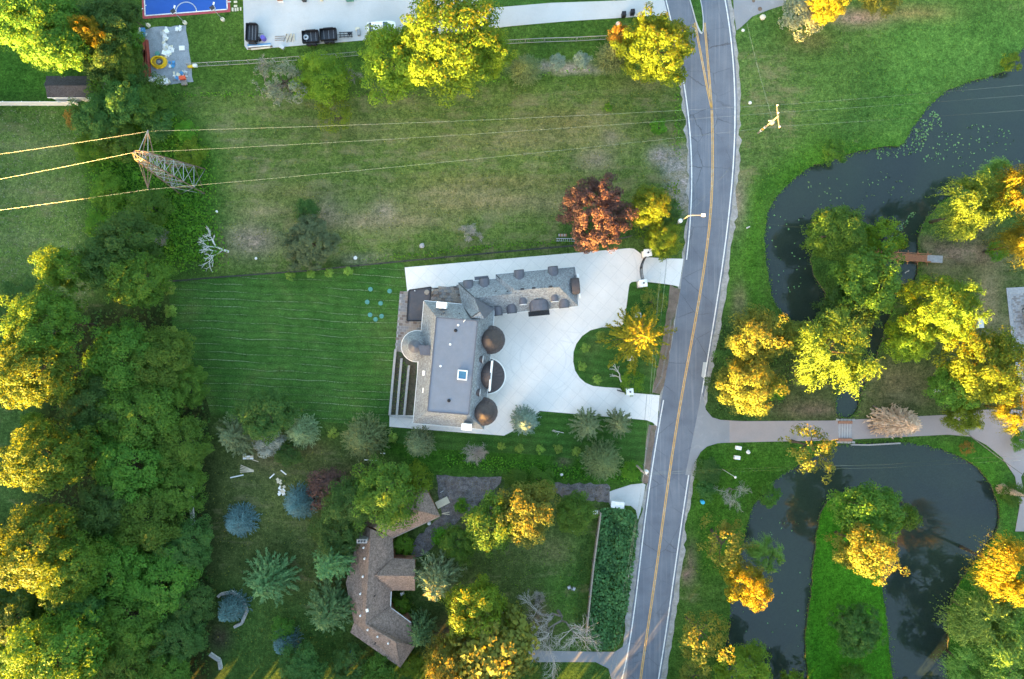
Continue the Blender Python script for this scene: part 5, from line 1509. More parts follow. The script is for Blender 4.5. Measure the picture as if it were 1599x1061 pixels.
for k in range(len(xs) - 1):
    a, b = P2(xs[k] + .8, 165.5), P2(xs[k + 1] - .8, 165.3)
    MB().box(((a[0] + b[0]) / 2, (a[1] + b[1]) / 2, .95), (b[0] - a[0] - .06, .06, 1.7), 0).build('panel', M['white'], fw)
for x in xs: MB().box((*P2(x, 165.4), .95), (.13, .13, 1.95)).build('post', M['white'], fw)
# ------------------------------------------------------------------ power lines, poles, lamps
tw = thing('lattice_tower', 'brown and grey steel lattice power tower in the weeds', 'pylon', (*P2(305, 282), 0))
TZ = 15.5
base = [P2(*p) for p in ((318,262),(322,303),(283,304),(281,266))]
tcx, tcy = P2(228, 252, TZ)
bcx = sum(p[0] for p in base) / 4; bcy = sum(p[1] for p in base) / 4
bx0, by0 = bcx, bcy
# the tower stands upright on its base centre
def ring(z):
    t = z / TZ; s = 1.95 * (1 - t) + .55 * t
    return [Vector((bcx + sx * s, bcy + sy * s, z)) for sx, sy in ((1, 1), (1, -1), (-1, -1), (-1, 1))]
lv = [0, 3.2, 6.0, 8.5, 10.6, 12.4, 14.0, TZ]
for k in range(4):
    MB().tube([ring(z)[k] for z in (0, TZ)], .09, 4).build('leg', M['rust_and_sunlit'], tw)  # low sun's orange on the lit members is put into their colour
br = {}
for i in range(len(lv) - 1):
    A, Bq = ring(lv[i]), ring(lv[i + 1])
    for k in range(4):
        MB().tube([A[k], Bq[(k + 1) % 4]], .045, 4).build('brace', M['steel'], tw)
        MB().tube([A[(k + 1) % 4], Bq[k]], .045, 4).build('brace', M['rust_and_sunlit' if (i + k) % 3 == 0 else 'steel'], tw)
        MB().tube([Bq[k], Bq[(k + 1) % 4]], .05, 4).build('strut', M['rust_and_sunlit' if k % 2 else 'steel'], tw)
WIRE_T = []
for sy, z in ((1, 13.2), (-1, 13.2)):
    tip = Vector((bcx, bcy + sy * 4.0, z))
    rr = ring(z)
    for k in ((0, 3) if sy > 0 else (1, 2)):
        MB().tube([rr[k], tip], .06, 4).build('cross_arm', M['rust_and_sunlit'], tw)
        MB().tube([ring(z + 1.2)[k], tip], .05, 4).build('arm_tie', M['rust_and_sunlit' if sy < 0 else 'steel'], tw)
    MB().tube([tip, tip - Vector((0, 0, .5))], .07, 6).build('insulator', M['darkmetal'], tw)
    WIRE_T.append(tip - Vector((0, 0, .5)))
tip = Vector((bcx - .3, bcy, TZ + 1.0))
for k in range(4): MB().tube([ring(TZ)[k], tip], .06, 4).build('peak', M['rust_and_sunlit'], tw)
WIRE_T.insert(1, tip)

pl = thing('utility_pole', 'pale power pole with long crossarm right of the road bend', 'utility pole', (*P2(1184, 208), 0))
PZ = 8.2
px0 = Vector((*P2(1184, 208), 0))
MB().tube([px0, px0 + Vector((0, 0, PZ))], [.15, .10], 8).build('pole', M['polewood'], pl)
arm0 = px0 + Vector((0, 0, PZ - .25))
MB().box(arm0, (.12, 3.4, .12), R(6)).build('cross_arm', M['polewood'], pl)
WIRE_P = []
for s in (1.55, .45, -1.55):
    q = arm0 + Vector((-math.sin(R(6)) * s, math.cos(R(6)) * s, .05))
    MB().lathe(q, [(.05, 0), (.09, .1), (.05, .2), (.09, .3), (0, .34)], 8).build('insulator', M['white'], pl)
    WIRE_P.append(q + Vector((0, 0, .35)))
MB().lathe(px0 + Vector((.32, 0, 4.6)), [(.0, 0), (.24, .02), (.26, .75), (0, .85)], 10).build('transformer', M['steel'], pl)
MB().box(px0 + Vector((-.3, .1, 5.7)), (.5, .12, .12)).build('bracket', M['alu'], pl)
for k, (zz) in enumerate((1.2, 2.0, 2.8)):
    MB().lathe(px0 + Vector((0, 0, zz)), [(.2, 0), (.2, .4)], 10).build('pole_wrap', M['yellowpipe' if k % 2 else 'white'], pl)
def sag(a, b, s, n=14):
    a, b = Vector(a), Vector(b)
    return [a.lerp(b, k / n) - Vector((0, 0, s * 4 * (k / n) * (1 - k / n))) for k in range(n + 1)]
def wire(name, label, runs, r=.0075, mat='wire', cat='cable', group=None):
    pts = []
    for a, b, s in runs: pts += sag(a, b, s)[(1 if pts else 0):]
    return tag(MB().tube(pts, r, 4).build(name, M[mat], None), label, cat, group)
Lz = [13.0, 15.6, 13.0]
for k, lab in enumerate(('upper of the three power lines crossing the field and road', 'middle one of three power lines crossing the field and road', 'lower of the three power lines crossing the field and road')):
    left = P([-160, -160, -160][k], [262, 308, 348][k], Lz[k])
    right = P(1760, [118, 136, 160][k], 8.4)
    wire('power_line', lab, [(left, WIRE_T[k], .5), (WIRE_T[k], WIRE_P[k], 1.2), (WIRE_P[k], right, .5)], group='power lines over the field')
wire('guy_wire', 'thin cable from the pole up to the top right drive', [(px0 + Vector((0, 0, 6)), P(1166, 35, 7), .3)], .008)
wire('guy_wire', 'thin guy cable from the pole down to the road edge', [(px0 + Vector((0, 0, 3.6)), P(1152, 246, .05), 0)], .008)

sl = thing('street_lamp', 'street lamp with white head reaching over the road', 'street lamp', (*P2(1057, 350), 0))
b0 = Vector((*P2(1057, 350), 0))
MB().tube([b0, b0 + Vector((0, 0, 7.4))], [.10, .07], 8).build('pole', M['steel'], sl)
MB().tube([b0 + Vector((0, 0, 7.2)), b0 + Vector((.6, 0, 7.55)), b0 + Vector((1.75, 0, 7.6))], .045, 6).build('arm', M['steel'], sl)
MB().box(b0 + Vector((2.0, 0, 7.6)), (.55, .42, .14)).build('lamp_head', M['white'], sl)
MB().lathe(b0 + Vector((-.35, -.15, 3.0)), [(0, 0), (.3, .05), (.32, .8), (0, .95)], 12).build('transformer', M['white'], sl)

up = thing('utility_pole', 'wooden utility pole with pale transformer by the gravel drive', 'utility pole', (*P2(991, 724), 0))
b1 = Vector((*P2(991, 724), 0))
MB().tube([b1, b1 + Vector((0, 0, 8.5))], [.18, .12], 8).build('pole', M['oldwood'], up)
MB().box(b1 + Vector((0, 0, 8.1)), (1.5, .12, .12), R(-35)).build('cross_arm', M['oldwood'], up)
MB().lathe(b1 + Vector((.45, .12, 6.6)), [(0, 0), (.26, .03), (.28, .8), (0, .95)], 12).build('transformer', M['alu'], up)
MB().box(b1 + Vector((.5, -.35, 6.2)), (.35, .3, .3)).build('junction_box', M['white'], up)
for k, (tx, ty, lab) in enumerate(((1032, 420, 'left of two service cables above the roadside lawns'), (1041, 420, 'right of two service cables above the roadside lawns'))):
    wire('service_cable', lab, [(P(tx, ty, 6.8), b1 + Vector((.1 * k, 0, 7.6 - .4 * k)), .4), (b1 + Vector((.1 * k, 0, 7.6 - .4 * k)), P(948 + 8 * k, 1085, 7), .4)], .008, group='roadside service cables')
wire('service_cable', 'upper of two cables crossing the road towards the lower pond', [(b1 + Vector((.2, 0, 7.5)), P(1380, 726, 6.6), .5), (P(1380, 726, 6.6), P(1660, 708, 6.4), .3)], .008)
wire('service_cable', 'lower of two cables crossing the road towards the lower pond', [(b1 + Vector((.2, -.3, 7.3)), P(1380, 731, 6.4), .5), (P(1380, 731, 6.4), P(1660, 716, 6.2), .3)], .008)
wire('service_cable', 'cable running from the street lamp over the upper pond', [(b0 + Vector((0, 0, 6.8)), P(1330, 362, 5.5), .4), (P(1330, 362, 5.5), P(1480, 370, 5.5), .2)], .008)
wire('service_cable', 'cable slanting across the road above the street lamp', [(b0 + Vector((0, 0, 7)), P(1140, 262, 8), .2)], .008)
sp = thing('lamp_post', 'thin lamp post standing beside the small leafless tree', 'lamp post', (*P2(1128, 733), 0))
MB().tube([(*P2(1128, 733), 0), (*P2(1128, 733), 6.2)], [.06, .04], 6).build('pole', M['alu'], sp)
MB().lathe((*P2(1128, 733), 6.2), [(0, .2), (.18, .1), (.18, 0), (.0, -.02)], 8).build('lamp_head', M['alu'], sp)

# solar lamp posts around the court
for k, (bx, by, lab) in enumerate(((232.5,40.5,'left of the three solar lamp posts by the sports court'),(289.5,36.5,'middle of the three solar lamp posts by the sports court'),(348.5,31.5,'right of the three solar lamp posts by the sports court'))):
    o = thing('solar_lamp', lab, 'lamp post', (*P2(bx, by), 0), 'solar lamps along the court')
    q = Vector((*P2(bx, by), 0))
    MB().lathe(q, [(.3, 0), (.3, .35), (0, .37)], 12).build('footing', M['beige'], o)
    MB().tube([q, q + Vector((0, 0, 3.7))], [.07, .05], 6).build('pole', M['steel'], o)
    MB().box(q + Vector((0, 0, 3.85)), (.75, .65, .05), R(35), (R(8), 0)).build('solar_panel', M['darkmetal'], o)
    edge = MB()
    for a in range(4):
        an = R(35) + a * math.pi / 2; l_ = .36 if a % 2 == 0 else .31
        edge.box(q + Vector((math.cos(an) * l_, math.sin(an) * l_, 3.85)), (.05, .7, .07), an)
    edge.build('panel_frame', M['alu'], o)
    MB().box(q + Vector((.15, .62, 3.8)), (.22, .62, .1), R(-12)).build('lamp_head', M['white'], o)

# ------------------------------------------------------------------ gates, fences
def pier(px, py, lab, h=2.6, w=.95):
    x, y = P2(px, py, h)
    o = thing('gate_pier', lab, 'pillar', (x, y, 0), 'white gate piers')
    MB().box((x, y, h / 2), (w * .8, w * .8, h), R(5)).build('shaft', M['stone'], o)
    MB().box((x, y, h + .08), (w * 1.08, w * 1.0, .16), R(5)).build('cap', M['white'], o)
    MB().box((x, y, .2), (w * .95, w * .95, .4), R(5)).build('plinth', M['limestone'], o)
    MB().lathe((x, y, h + .16), [(.12, 0), (.09, .25), (.14, .4), (0, .45)], 8).build('finial', M['darkmetal'], o)
pier(1011.5, 395, 'upper white pier of the closed iron drive gate', w=1.1)
pier(1004.5, 442.5, 'lower white pier of the closed iron drive gate', w=1.1)
pier(996.5, 492, 'small white pier on the lawn beside the golden larch', 1.8, .8)
pier(986, 560, 'white pier half hidden below the golden larch', 1.8, .8)
pier(983.5, 612, 'white pier of the lower drive gate', 2.4, 1.0)
def gate(name, a, b, lab, z=2.0, bow=.35):
    A, Bq = Vector((*P2(*a, 1), 0)), Vector((*P2(*b, 1), 0))
    o = thing(name, lab, 'gate', tuple((A + Bq) / 2))
    d = Bq - A; n = int(d.length / .16); nn = Vector((-d.y, d.x, 0)).normalized()
    f = lambda t: A + d * t + nn * bow * math.sin(math.pi * t)
    for zz in (.15, 1.0, z):
        MB().tube([f(k / 12) + Vector((0, 0, zz)) for k in range(13)], .05, 4).build('rail', M['black'], o)
    for k in range(n + 1):
        MB().tube([f(k / n) + Vector((0, 0, .1)), f(k / n) + Vector((0, 0, z + .15))], .018, 4).build('bar', M['black'], o)
    for t0, t1 in ((0, .5), (.5, 1)):
        for t in (t0 + .02, t1 - .02):
            MB().box(f(t) + Vector((0, 0, z / 2)), (.1, .1, z)).build('stile', M['black'], o)
gate('drive_gate', (1008.5, 400), (1004, 438), 'black iron double gate closing the upper drive mouth', bow=-.5)
gate('drive_gate', (965, 610), (979, 613.5), 'black iron gate leaf standing open at the lower drive', bow=0)

def post_fence(name, pts, lab, h, step, mats, rails=(.3, 1.0), pr=.045, rr=.025, cat='fence'):
    P3 = [Vector((*P2(*p), 0)) for p in pts]
    o = thing(name, lab, cat, tuple(P3[0]))
    for a, b in zip(P3, P3[1:]):
        d = b - a; n = max(1, int(d.length / step))
        for k in range(n):
            q = a.lerp(b, k / n)
            MB().box(q + Vector((0, 0, h / 2)), (pr * 2, pr * 2, h), math.atan2(d.y, d.x)).build('post', M[mats[0]], o)
        for z in rails:
            MB().tube([a + Vector((0, 0, z)), b + Vector((0, 0, z))], rr, 4).build('rail', M[mats[1]], o)
    return o
def mesh_wall(o, pts, h, mat):
    m = MB()
    P3 = [Vector((*P2(*p), 0)) for p in pts]
    for a, b in zip(P3, P3[1:]):
        d = b - a; n = max(2, int(d.length / .35))
        for k in range(n):
            t0, t1 = k / n, (k + 1) / n
            p, q = a.lerp(b, t0), a.lerp(b, t1)
            m.tube([p, q + Vector((0, 0, h))], .01, 3, False); m.tube([q, p + Vector((0, 0, h))], .01, 3, False)
    m.build('mesh', M[mat], o)
fp = [(262,441),(350,433.5),(480,424),(560,416),(632,409),(760,397),(860,388),(930,382),(985,370)]
o = post_fence('wire_fence', fp, 'dark wire fence between back lawn and upper field', 1.5, 2.6, ('darkmetal', 'darkmetal'), (.15, .8, 1.5), .05, .035)
mesh_wall(o, fp, 1.5, 'darkmetal')
fp = [(296,105),(390,100),(470,94),(527,90),(560,87)]
o = post_fence('chain_fence', fp, 'pale galvanised fence below the parking pad', 1.4, 2.8, ('steel', 'steel'), (.1, 1.4), .05, .035); mesh_wall(o, fp, 1.4, 'steel')
fp = [(790,69),(850,66),(900,64.5),(946,62)]
o = post_fence('chain_fence', fp, 'pale fence left of the round golden roadside tree', 1.4, 2.8, ('steel', 'steel'), (.1, 1.4), .05, .05); mesh_wall(o, fp, 1.4, 'steel')
fp = [(1046,500),(1040,540),(1031,590),(1019,612)]
o = post_fence('wire_fence', fp, 'thin wire fence along the lawn island verge', 1.2, 2.5, ('steel', 'steel'), (.6, 1.2), .04, .02)
fp = [(1014,664),(1008,700),(1000,750)]
o = post_fence('wire_fence', fp, 'thin wire fence along the lower verge', 1.2, 2.5, ('steel', 'steel'), (.6, 1.2), .04, .02)
# weathered timber fence beside the broad-leaved bed
tf = thing('timber_fence', 'weathered grey board fence beside the broad-leaved bed', 'fence', (*P2(925, 890), 0))
fpts = [Vector((*P2(*p), 0)) for p in ((936,797),(931,835),(925.5,875),(920.5,920),(916.5,960),(914,985))]
for a, b in zip(fpts, fpts[1:]):
    d = b - a; an = math.atan2(d.y, d.x); n = int(d.length / .155)
    for k in range(n):
        q = a.lerp(b, (k + .5) / n); hh = 1.75 + random.uniform(-.02, .02)
        MB().box(q + Vector((0, 0, hh / 2)), (.145, .03, hh), an).build('board', M['oldwood'], tf)
    MB().box((a + b) / 2 + Vector((0, 0, 1.80)), (d.length, .22, .05), an).build('cap_rail', M['oldwood'], tf)
    nn = Vector((math.sin(an), -math.cos(an), 0)) * -.12
    MB().box(a - nn + Vector((0, 0, .95)), (.12, .12, 1.9), an).build('post', M['oldwood'], tf)
def low_wall(name, pts, lab, w=.42, h=.45, mat='stone'):
    P3 = [Vector((*P2(*p), 0)) for p in pts]
    o = thing(name, lab, 'wall', tuple(P3[0]))
    for a, b in zip(P3, P3[1:]):
        d = b - a
        MB().box((a + b) / 2 + Vector((0, 0, h / 2)), (d.length - .02, w, h), math.atan2(d.y, d.x)).build('block', M[mat], o)
        MB().box((a + b) / 2 + Vector((0, 0, h + .04)), (d.length - .02, w + .06, .08), math.atan2(d.y, d.x)).build('coping', M['limestone'], o)
low_wall('edging_wall', [(299.5,757),(300.5,790),(303,822)], 'pale straight edging wall at the wood edge')
low_wall('edging_wall', [(342,931),(346,927),(364,923.5),(379,935),(387,953),(379,972),(367,978)], 'pale many-sided wall ringing the dark blue spruce', .36)
low_wall('edging_wall', [(329,1020),(344,1030),(346,1044)], 'short bent pale wall at the bottom left lawn')
# ------------------------------------------------------------------ footbridge, culvert, seat
fb = thing('footbridge', 'reddish timber footbridge over the pond channel', 'bridge', (*P2(1400, 402), 0))
a, b = Vector((*P2(1354, 399.5), .35)), Vector((*P2(1446, 404.5), .35)); d = b - a; an = math.atan2(d.y, d.x)
n = int(d.length / .30)
pk = MB().box((0, 0, 0), (.27, 1.12, .06), an)
for k in range(n):
    q = a.lerp(b, (k + .5) / n)
    MB().box(q + Vector((0, 0, random.uniform(-.008, .008))), (.27, 1.12 + random.uniform(-.03, .03), .06), an).build('plank', M['wood'], fb)
nn = Vector((-math.sin(an), math.cos(an), 0))
for s in (-.58, .58):
    MB().box((a + b) / 2 + nn * s + Vector((0, 0, .95)), (d.length, .10, .06), an).build('handrail', M['wood'], fb)
    MB().box((a + b) / 2 + nn * s * .7 + Vector((0, 0, -.16)), (d.length, .12, .25), an).build('beam', M['wood'], fb)
    for k in range(7):
        MB().box(a.lerp(b, k / 6) + nn * s * 1.06 + Vector((0, 0, .3)), (.12, .12, 1.3), an).build('post', M['wood'], fb)
        MB().box(a.lerp(b, k / 6) + nn * s * 1.45 + Vector((0, 0, .05)), (.08, .5, .08), an).build('brace', M['wood'], fb)
struct(MB().box(Vector((*P2(1458, 405), .1)), (2.4, 1.1, .45), an).build('bridge_ramp', M['paver2']), 'grey stone ramp at the right end of the footbridge')
cb = thing('culvert_bridge', 'low brick-edged culvert bridge carrying the pond drive', 'bridge', (*P2(1319, 672), 0))
for y0, lab in ((659.5, 'n'), (687, 's')):
    for k in range(10):
        MB().box((*P2(1309.5 + k * 2.1, y0), .22), (.20, .42, .34)).build('brick', M['brick'], cb)
    for k in range(5):
        MB().box((*P2(1308 + k * 6, y0 + (-3.5 if lab == 'n' else 3.8)), -.1), (.5, .34, .5), random.uniform(-.2, .2)).build('stone', M['limestone'], cb)
for k in range(11):
    MB().box((*P2(1309 + k * 2.0, 673), .058), (.09, 2.3, .03), R(-1)).build('deck_strip', M['oldconcrete' if k % 2 else 'paver2'], cb)
low_wall('shore_edging', [(1328,694.5),(1357,694.8),(1405,692)], 'pale timber edging along the pond below the drive', .16, .18, 'alu')
st = thing('stone_seat', 'round pale stone pad with dark chair and square table', 'seat', (*P2(1517, 505), 0))
c = P2(1514.5, 505)
MB().prism([(c[0] + 1.15 * math.cos(t), c[1] + 1.25 * math.sin(t)) for t in np.linspace(.35, 5.93, 20)], 0, .14).build('pad', M['oldconcrete'], st)
MB().box((*P2(1528.5, 503.8), .12), (1.25, 1.75, .24), R(2)).build('slab', M['stone'], st)
MB().box((*P2(1520, 505), .5), (.25, 1.9, .9), R(-4)).build('backrest', M['oldwood'], st)
MB().lathe((*P2(1514.5, 504.5), .14), [(.36, 0), (.32, .4), (.2, .42), (0, .3)], 12).build('fire_bowl', M['black'], st)
# ------------------------------------------------------------------ things on the parking pad
def trailer(px, py, w, l, ang, lab, ramp=True, tyre=False):
    x, y = P2(px, py)
    o = thing('utility_trailer', lab, 'trailer', (x, y, 0), None, 0)
    MB().box((x, y, .55), (w, l, .1), ang).build('bed', M['darkmetal'], o)
    ca, sa = math.cos(ang), math.sin(ang)
    for s in (-1, 1):
        MB().box((x + ca * s * w / 2, y + sa * s * w / 2, .85), (.07, l, .6), ang).build('side_panel', M['black'], o)
        MB().box((x - sa * s * l / 2, y + ca * s * l / 2, .85), (w, .07, .6), ang).build('end_panel', M['black'], o)
        for q in (-.18, .18):
            wx, wy = x - sa * s * (l / 2 + .16) + ca * q * w, y + ca * s * (l / 2 + .16) + sa * q * w
            wm = MB(); wm.tube([(wx + sa * .1, wy - ca * .1, .34), (wx - sa * .1, wy + ca * .1, .34)], .34, 12)
            wm.build('wheel', M['tyre'], o)
        MB().box((x - sa * s * (l / 2 + .17), y + ca * s * (l / 2 + .17), .72), (w * .62, .3, .05), ang).build('mudguard', M['darkmetal'], o)
    MB().tube([(x + ca * w / 2, y + sa * w / 2, .5), (x + ca * (w / 2 + .8), y + sa * (w / 2 + .8), .5)], .05, 4).build('drawbar', M['darkmetal'], o)
    for k in range(3):
        MB().box((x + ca * (k - 1) * w * .3, y + sa * (k - 1) * w * .3, .615), (.06, l - .1, .03), ang).build('bed_rib', M['steel'], o)
    if tyre:
        tm = MB(); R_ = .38
        tm.lathe((x - ca * w * .3, y - sa * w * .3, .62), [(.2, 0), (.4, .02), (.43, .12), (.4, .22), (.2, .24), (.2, 0)], 16); t_ = tm.build('spare_tyre', M['alu'], o)
    return o
trailer(487.5, 61.5, 2.5, 1.75, R(4), 'black trailer with a white-rimmed tyre lying in it', tyre=True)
trailer(515, 58, 2.5, 1.7, R(4), 'empty black trailer right of the tyre-carrying one')
trailer(396.5, 55, 1.7, 2.6, R(-2), 'black high-sided trailer at the left end of the parking pad')
o = thing('trailer_frame', 'bare dark trailer chassis right of the two black trailers', 'trailer', (*P2(541, 56), 0))
x, y = P2(541, 56)
for s in (-.35, 0, .35): MB().box((x, y + s, .4), (2.1, .09, .1), R(3)).build('rail', M['darkmetal'], o)
for s in (-.9, -.3, .3, .9): MB().box((x + s, y, .32), (.08, .9, .08), R(3)).build('crossbar', M['darkmetal'], o)
MB().poly([(x + .2, y + .3, .47), (x + .95, y + .28, .47), (x + .6, y - .3, .47)]).build('plate', M['black'], o)
o = thing('lumber_stack', 'loose pale lumber and rods lying on the parking pad', 'lumber', (*P2(448, 60), 0)); x, y = P2(448, 60)
for k in range(9):
    MB().box((x + (k - 4) * .18 + .5, y + random.uniform(-.1, .1), .12), (.09, 1.25 + random.uniform(-.2, .2), .08), R(random.uniform(-25, 8))).build('plank', M['newwood' if k % 3 else 'oldwood'], o)
for k in range(3): MB().box((x - 1.1, y - .35 + k * .3, .1), (1.5, .08, .06), R(3)).build('plank', M['oldwood'], o)
def box_thing(name, lab, cat, px, py, s, mat, ang=0, lid=None, z=0.05, group=None):
    x, y = P2(px, py)
    o = thing(name, lab, cat, (x, y, 0), group)
    m = MB().box((x, y, z + s[2] / 2), s, ang); m.build('body', M[mat], o)
    MB().box((x, y, z + s[2] + .03), (s[0] * 1.06, s[1] * 1.06, .06), ang).build('lid', M[lid or mat], o)
    return o
def barrel(name, lab, px, py, r, h, mat, lidm='darkmetal', z=.05):
    x, y = P2(px, py); o = thing(name, lab, 'barrel', (x, y, 0))
    MB().lathe((x, y, z), [(0, 0), (r, 0), (r * 1.06, h * .3), (r, h * .35), (r * 1.06, h * .65), (r, h)], 14).build('body', M[mat], o)
    MB().lathe((x, y, z + h), [(r, 0), (r * .9, .03), (0, .03)], 14).build('lid', M[lidm], o)
barrel('barrel', 'violet-blue barrel beside the high-sided trailer', 413, 62, .36, .8, 'purplep', 'purplep')
barrel('barrel', 'black barrel between the high-sided trailer and violet barrel', 406, 63, .26, .7, 'black')
barrel('barrel', 'bright blue barrel on the grass right of the road', 1095.5, 783, .3, .8, 'cyan', 'cyan')
o = thing('board_stack', 'stacked blue, white and rusty boards at the pad corner', 'boards', (*P2(405, 73), 0)); x, y = P2(405, 73)
for k, (mt, dy, l_) in enumerate((('bluep', .25, 3.6), ('white', .0, 3.4), ('rust_and_sunlit', -.2, 3.8), ('newwood', -.35, 3.0))):
    MB().box((x + k * .1, y + dy, .12 + .02 * k), (l_, .22, .12), R(3 + k)).build('board', M[mt], o)
box_thing('storage_box', 'small pale blue box at the pad edge', 'box', 441, 75, (.75, .45, .35), 'alu', R(-30))
box_thing('storage_box', 'pale box beside the trailer chassis', 'box', 559, 47, (.6, .4, .35), 'beige', R(4))
box_thing('storage_box', 'grey-green box at the edge of the yellow-green tree', 'box', 561, 53, (.4, .8, .5), 'steel', R(4))
box_thing('storage_box', 'white box with reddish top at the top edge of the pad', 'box', 439, 2, (.8, .5, .5), 'white', R(2), 'brick')
box_thing('storage_box', 'dark bin at the top edge of the pad', 'bin', 476, 1, (.6, .6, .7), 'darkmetal', R(2))
box_thing('storage_box', 'green bin at the top edge of the pad', 'bin', 547, 1, (1.1, .5, .7), 'teal', R(2))
box_thing('storage_box', 'small pale bin at the top edge of the pad', 'bin', 503, 1, (.4, .4, .6), 'beige', R(2))
for k, (px, py, lab) in enumerate(((973, 26, 'left black bin at the parking pad entrance'), (986.5, 22.5, 'right black bin at the parking pad entrance'))):
    box_thing('wheelie_bin', lab, 'bin', px, py, (.6, .6, 1.0), 'black', R(5))
# car half hidden below the huge golden tree
def car(px, py, ang, lab, paint):
    x, y = P2(px, py); o = thing('car', lab, 'car', (x, y, 0))
    ca, sa = math.cos(ang), math.sin(ang)
    f = lambda u, v, z: (x + ca * u - sa * v, y + sa * u + ca * v, z)
    m = MB()
    sec = [(-2.2, .75, .45, .80), (-2.1, .86, .35, .92), (-1.2, .90, .30, .98), (0, .91, .30, .98), (1.2, .90, .30, .95), (2.0, .82, .35, .80), (2.2, .68, .45, .68)]
    for u, w, z0, z1 in sec:
        m.v += [f(u, -w, z0), f(u, w, z0), f(u, w, z1), f(u, w * .8, z1 + .04), f(u, -w * .8, z1 + .04), f(u, -w, z1)]
    for i in range(len(sec) - 1):
        for k in range(6):
            a_, b_ = i * 6 + k, i * 6 + (k + 1) % 6; m.f.append((a_, b_, b_ + 6, a_ + 6))
    m.f += [tuple(range(6))[::-1], tuple(range(36, 42))]
    body = m.build('body', M[paint], o, True)
    g = MB()
    lo = [(-1.9, .78), (1.05, .78)]; hi = [(-1.45, .62), (.35, .62)]
    vs = [f(-1.9, -.78, .97), f(1.05, -.78, .97), f(1.05, .78, .97), f(-1.9, .78, .97), f(-1.4, -.6, 1.44), (f(.35, -.6, 1.44)), f(.35, .6, 1.44), f(-1.4, .6, 1.44)]
    g.add(vs, [(0, 1, 5, 4), (1, 2, 6, 5), (2, 3, 7, 6), (3, 0, 4, 7)]); g.build('windows', M['pane'], o)
    MB().poly([f(-1.42, -.62, 1.45), f(.37, -.62, 1.45), f(.37, .62, 1.45), f(-1.42, .62, 1.45)]).build('roof', M[paint], o)
    for u in (-1.35, 1.35):
        for v in (-.8, .8):
            w = MB(); w.tube([f(u, v - .1, .33), f(u, v + .1, .33)], .33, 14); wo = w.build('wheel', M['tyre'], o)
            MB().tube([f(u, v - .112, .33), f(u, v + .112, .33)], .19, 10).build('rim', M['alu'], wo)
    for v in (-.6, .6):
        MB().box(f(2.14, v, .68), (.1, .3, .12), ang).build('headlight', M['alu'], o)
        MB().box(f(-2.16, v, .75), (.08, .28, .14), ang).build('tail_light', M['redp'], o)
car(597, 47, R(4), 'white car with dark glass half hidden beside the yellow-green tree', 'white')
car(1606, 498, R(95), 'white vehicle on the grey terrace cut by the right frame edge', 'white')
car(400, -18, R(3), 'white car just touching the top edge of the parking pad', 'white')

# ------------------------------------------------------------------ building materials by the court
o = thing('pipe_coil', 'coil of bright yellow plastic pipe on the grey ground sheet', 'pipe coil', (*P2(249, 98), 0)); x, y = P2(249, 98)
for k in range(6):
    rr_ = 1.22 - .05 * k + random.uniform(-.04, .04); ox, oy = random.uniform(-.10, .10), random.uniform(-.05, .05)
    MB().tube([(x + ox + rr_ * math.cos(t), y + oy + rr_ * .78 * math.sin(t), .10 + .09 * k) for t in np.linspace(0, 6.283, 33)], .065, 6, False).build('loop', M['yellowpipe'], o)
for k in range(3):
    rr_ = .82 - .09 * k
    MB().tube([(x - .1 + .12 * k + rr_ * math.cos(t), y + rr_ * .9 * math.sin(t), .14 + .09 * k) for t in np.linspace(0, 6.283, 29)], .06, 6, False).build('loop', M['yellowpipe'], o)
barrel('cable_drum', 'grey drum standing inside the yellow pipe coil', 251, 99, .26, .5, 'steel', 'steel')
for k, (a, b, lab) in enumerate((((226,60),(230,124),'longest red steel beam at the left of the ground sheet'), ((231,64),(236,122),'second red steel beam beside the longest one'), ((228,80),(226,116),'short red steel beam lying outermost left'))):
    A, Bq = Vector((*P2(*a), .15)), Vector((*P2(*b), .15)); d = Bq - A; an = math.atan2(d.y, d.x)
    q = thing('steel_beam', lab, 'beam', tuple((A + Bq) / 2), 'red steel beams')
    MB().box((A + Bq) / 2, (d.length, .32, .04), an).build('flange', M['redsteel'], q)
    MB().box((A + Bq) / 2 + Vector((0, 0, .14)), (d.length, .05, .24), an).build('web', M['redsteel'], q)
    MB().box((A + Bq) / 2 + Vector((0, 0, .28)), (d.length, .32, .04), an).build('flange', M['redsteel'], q)
def heap(name, lab, cat, px, py, rx, ry, n, mats, s=(.3, .6), h=.5, seed=1):
    """loose pile of sheets, offcuts and bags"""
    r = random.Random(seed); x, y = P2(px, py); o = thing(name, lab, cat, (x, y, 0))
    for k in range(n):
        w, l_ = r.uniform(*s), r.uniform(*s)
        MB().box((x + r.uniform(-rx, rx), y + r.uniform(-ry, ry), .05 + h * r.random() * .6), (w, l_, r.uniform(.03, .14)), r.uniform(0, 3.1), (r.uniform(-.25, .25), r.uniform(-.25, .25))).build('piece', M[r.choice(mats)], o)
    return o
heap('debris_heap', 'white wrapped rubble line down the middle of the ground sheet', 'debris', 258, 62, .4, 1.7, 30, ['white', 'beige', 'stone', 'alu'], (.25, .7), .4, 3)
heap('debris_heap', 'pale wrapped materials near the yellow pipe coil', 'debris', 264, 80, .6, .9, 14, ['white', 'beige', 'stone'], (.3, .8), .3, 4)
heap('debris_heap', 'blue and white bags at the upper left of the ground sheet', 'debris', 222, 53, .5, .5, 10, ['white', 'alu', 'bluep'], (.4, .8), .6, 5)
heap('debris_heap', 'white lumps at the upper right of the ground sheet', 'debris', 281, 45, .45, .3, 7, ['white', 'alu'], (.25, .5), .4, 6)
heap('debris_heap', 'pale boards and bags along the lower edge of the ground sheet', 'debris', 248, 126, 1.5, .5, 20, ['beige', 'stone', 'white', 'limestone'], (.4, 1.1), .3, 7)
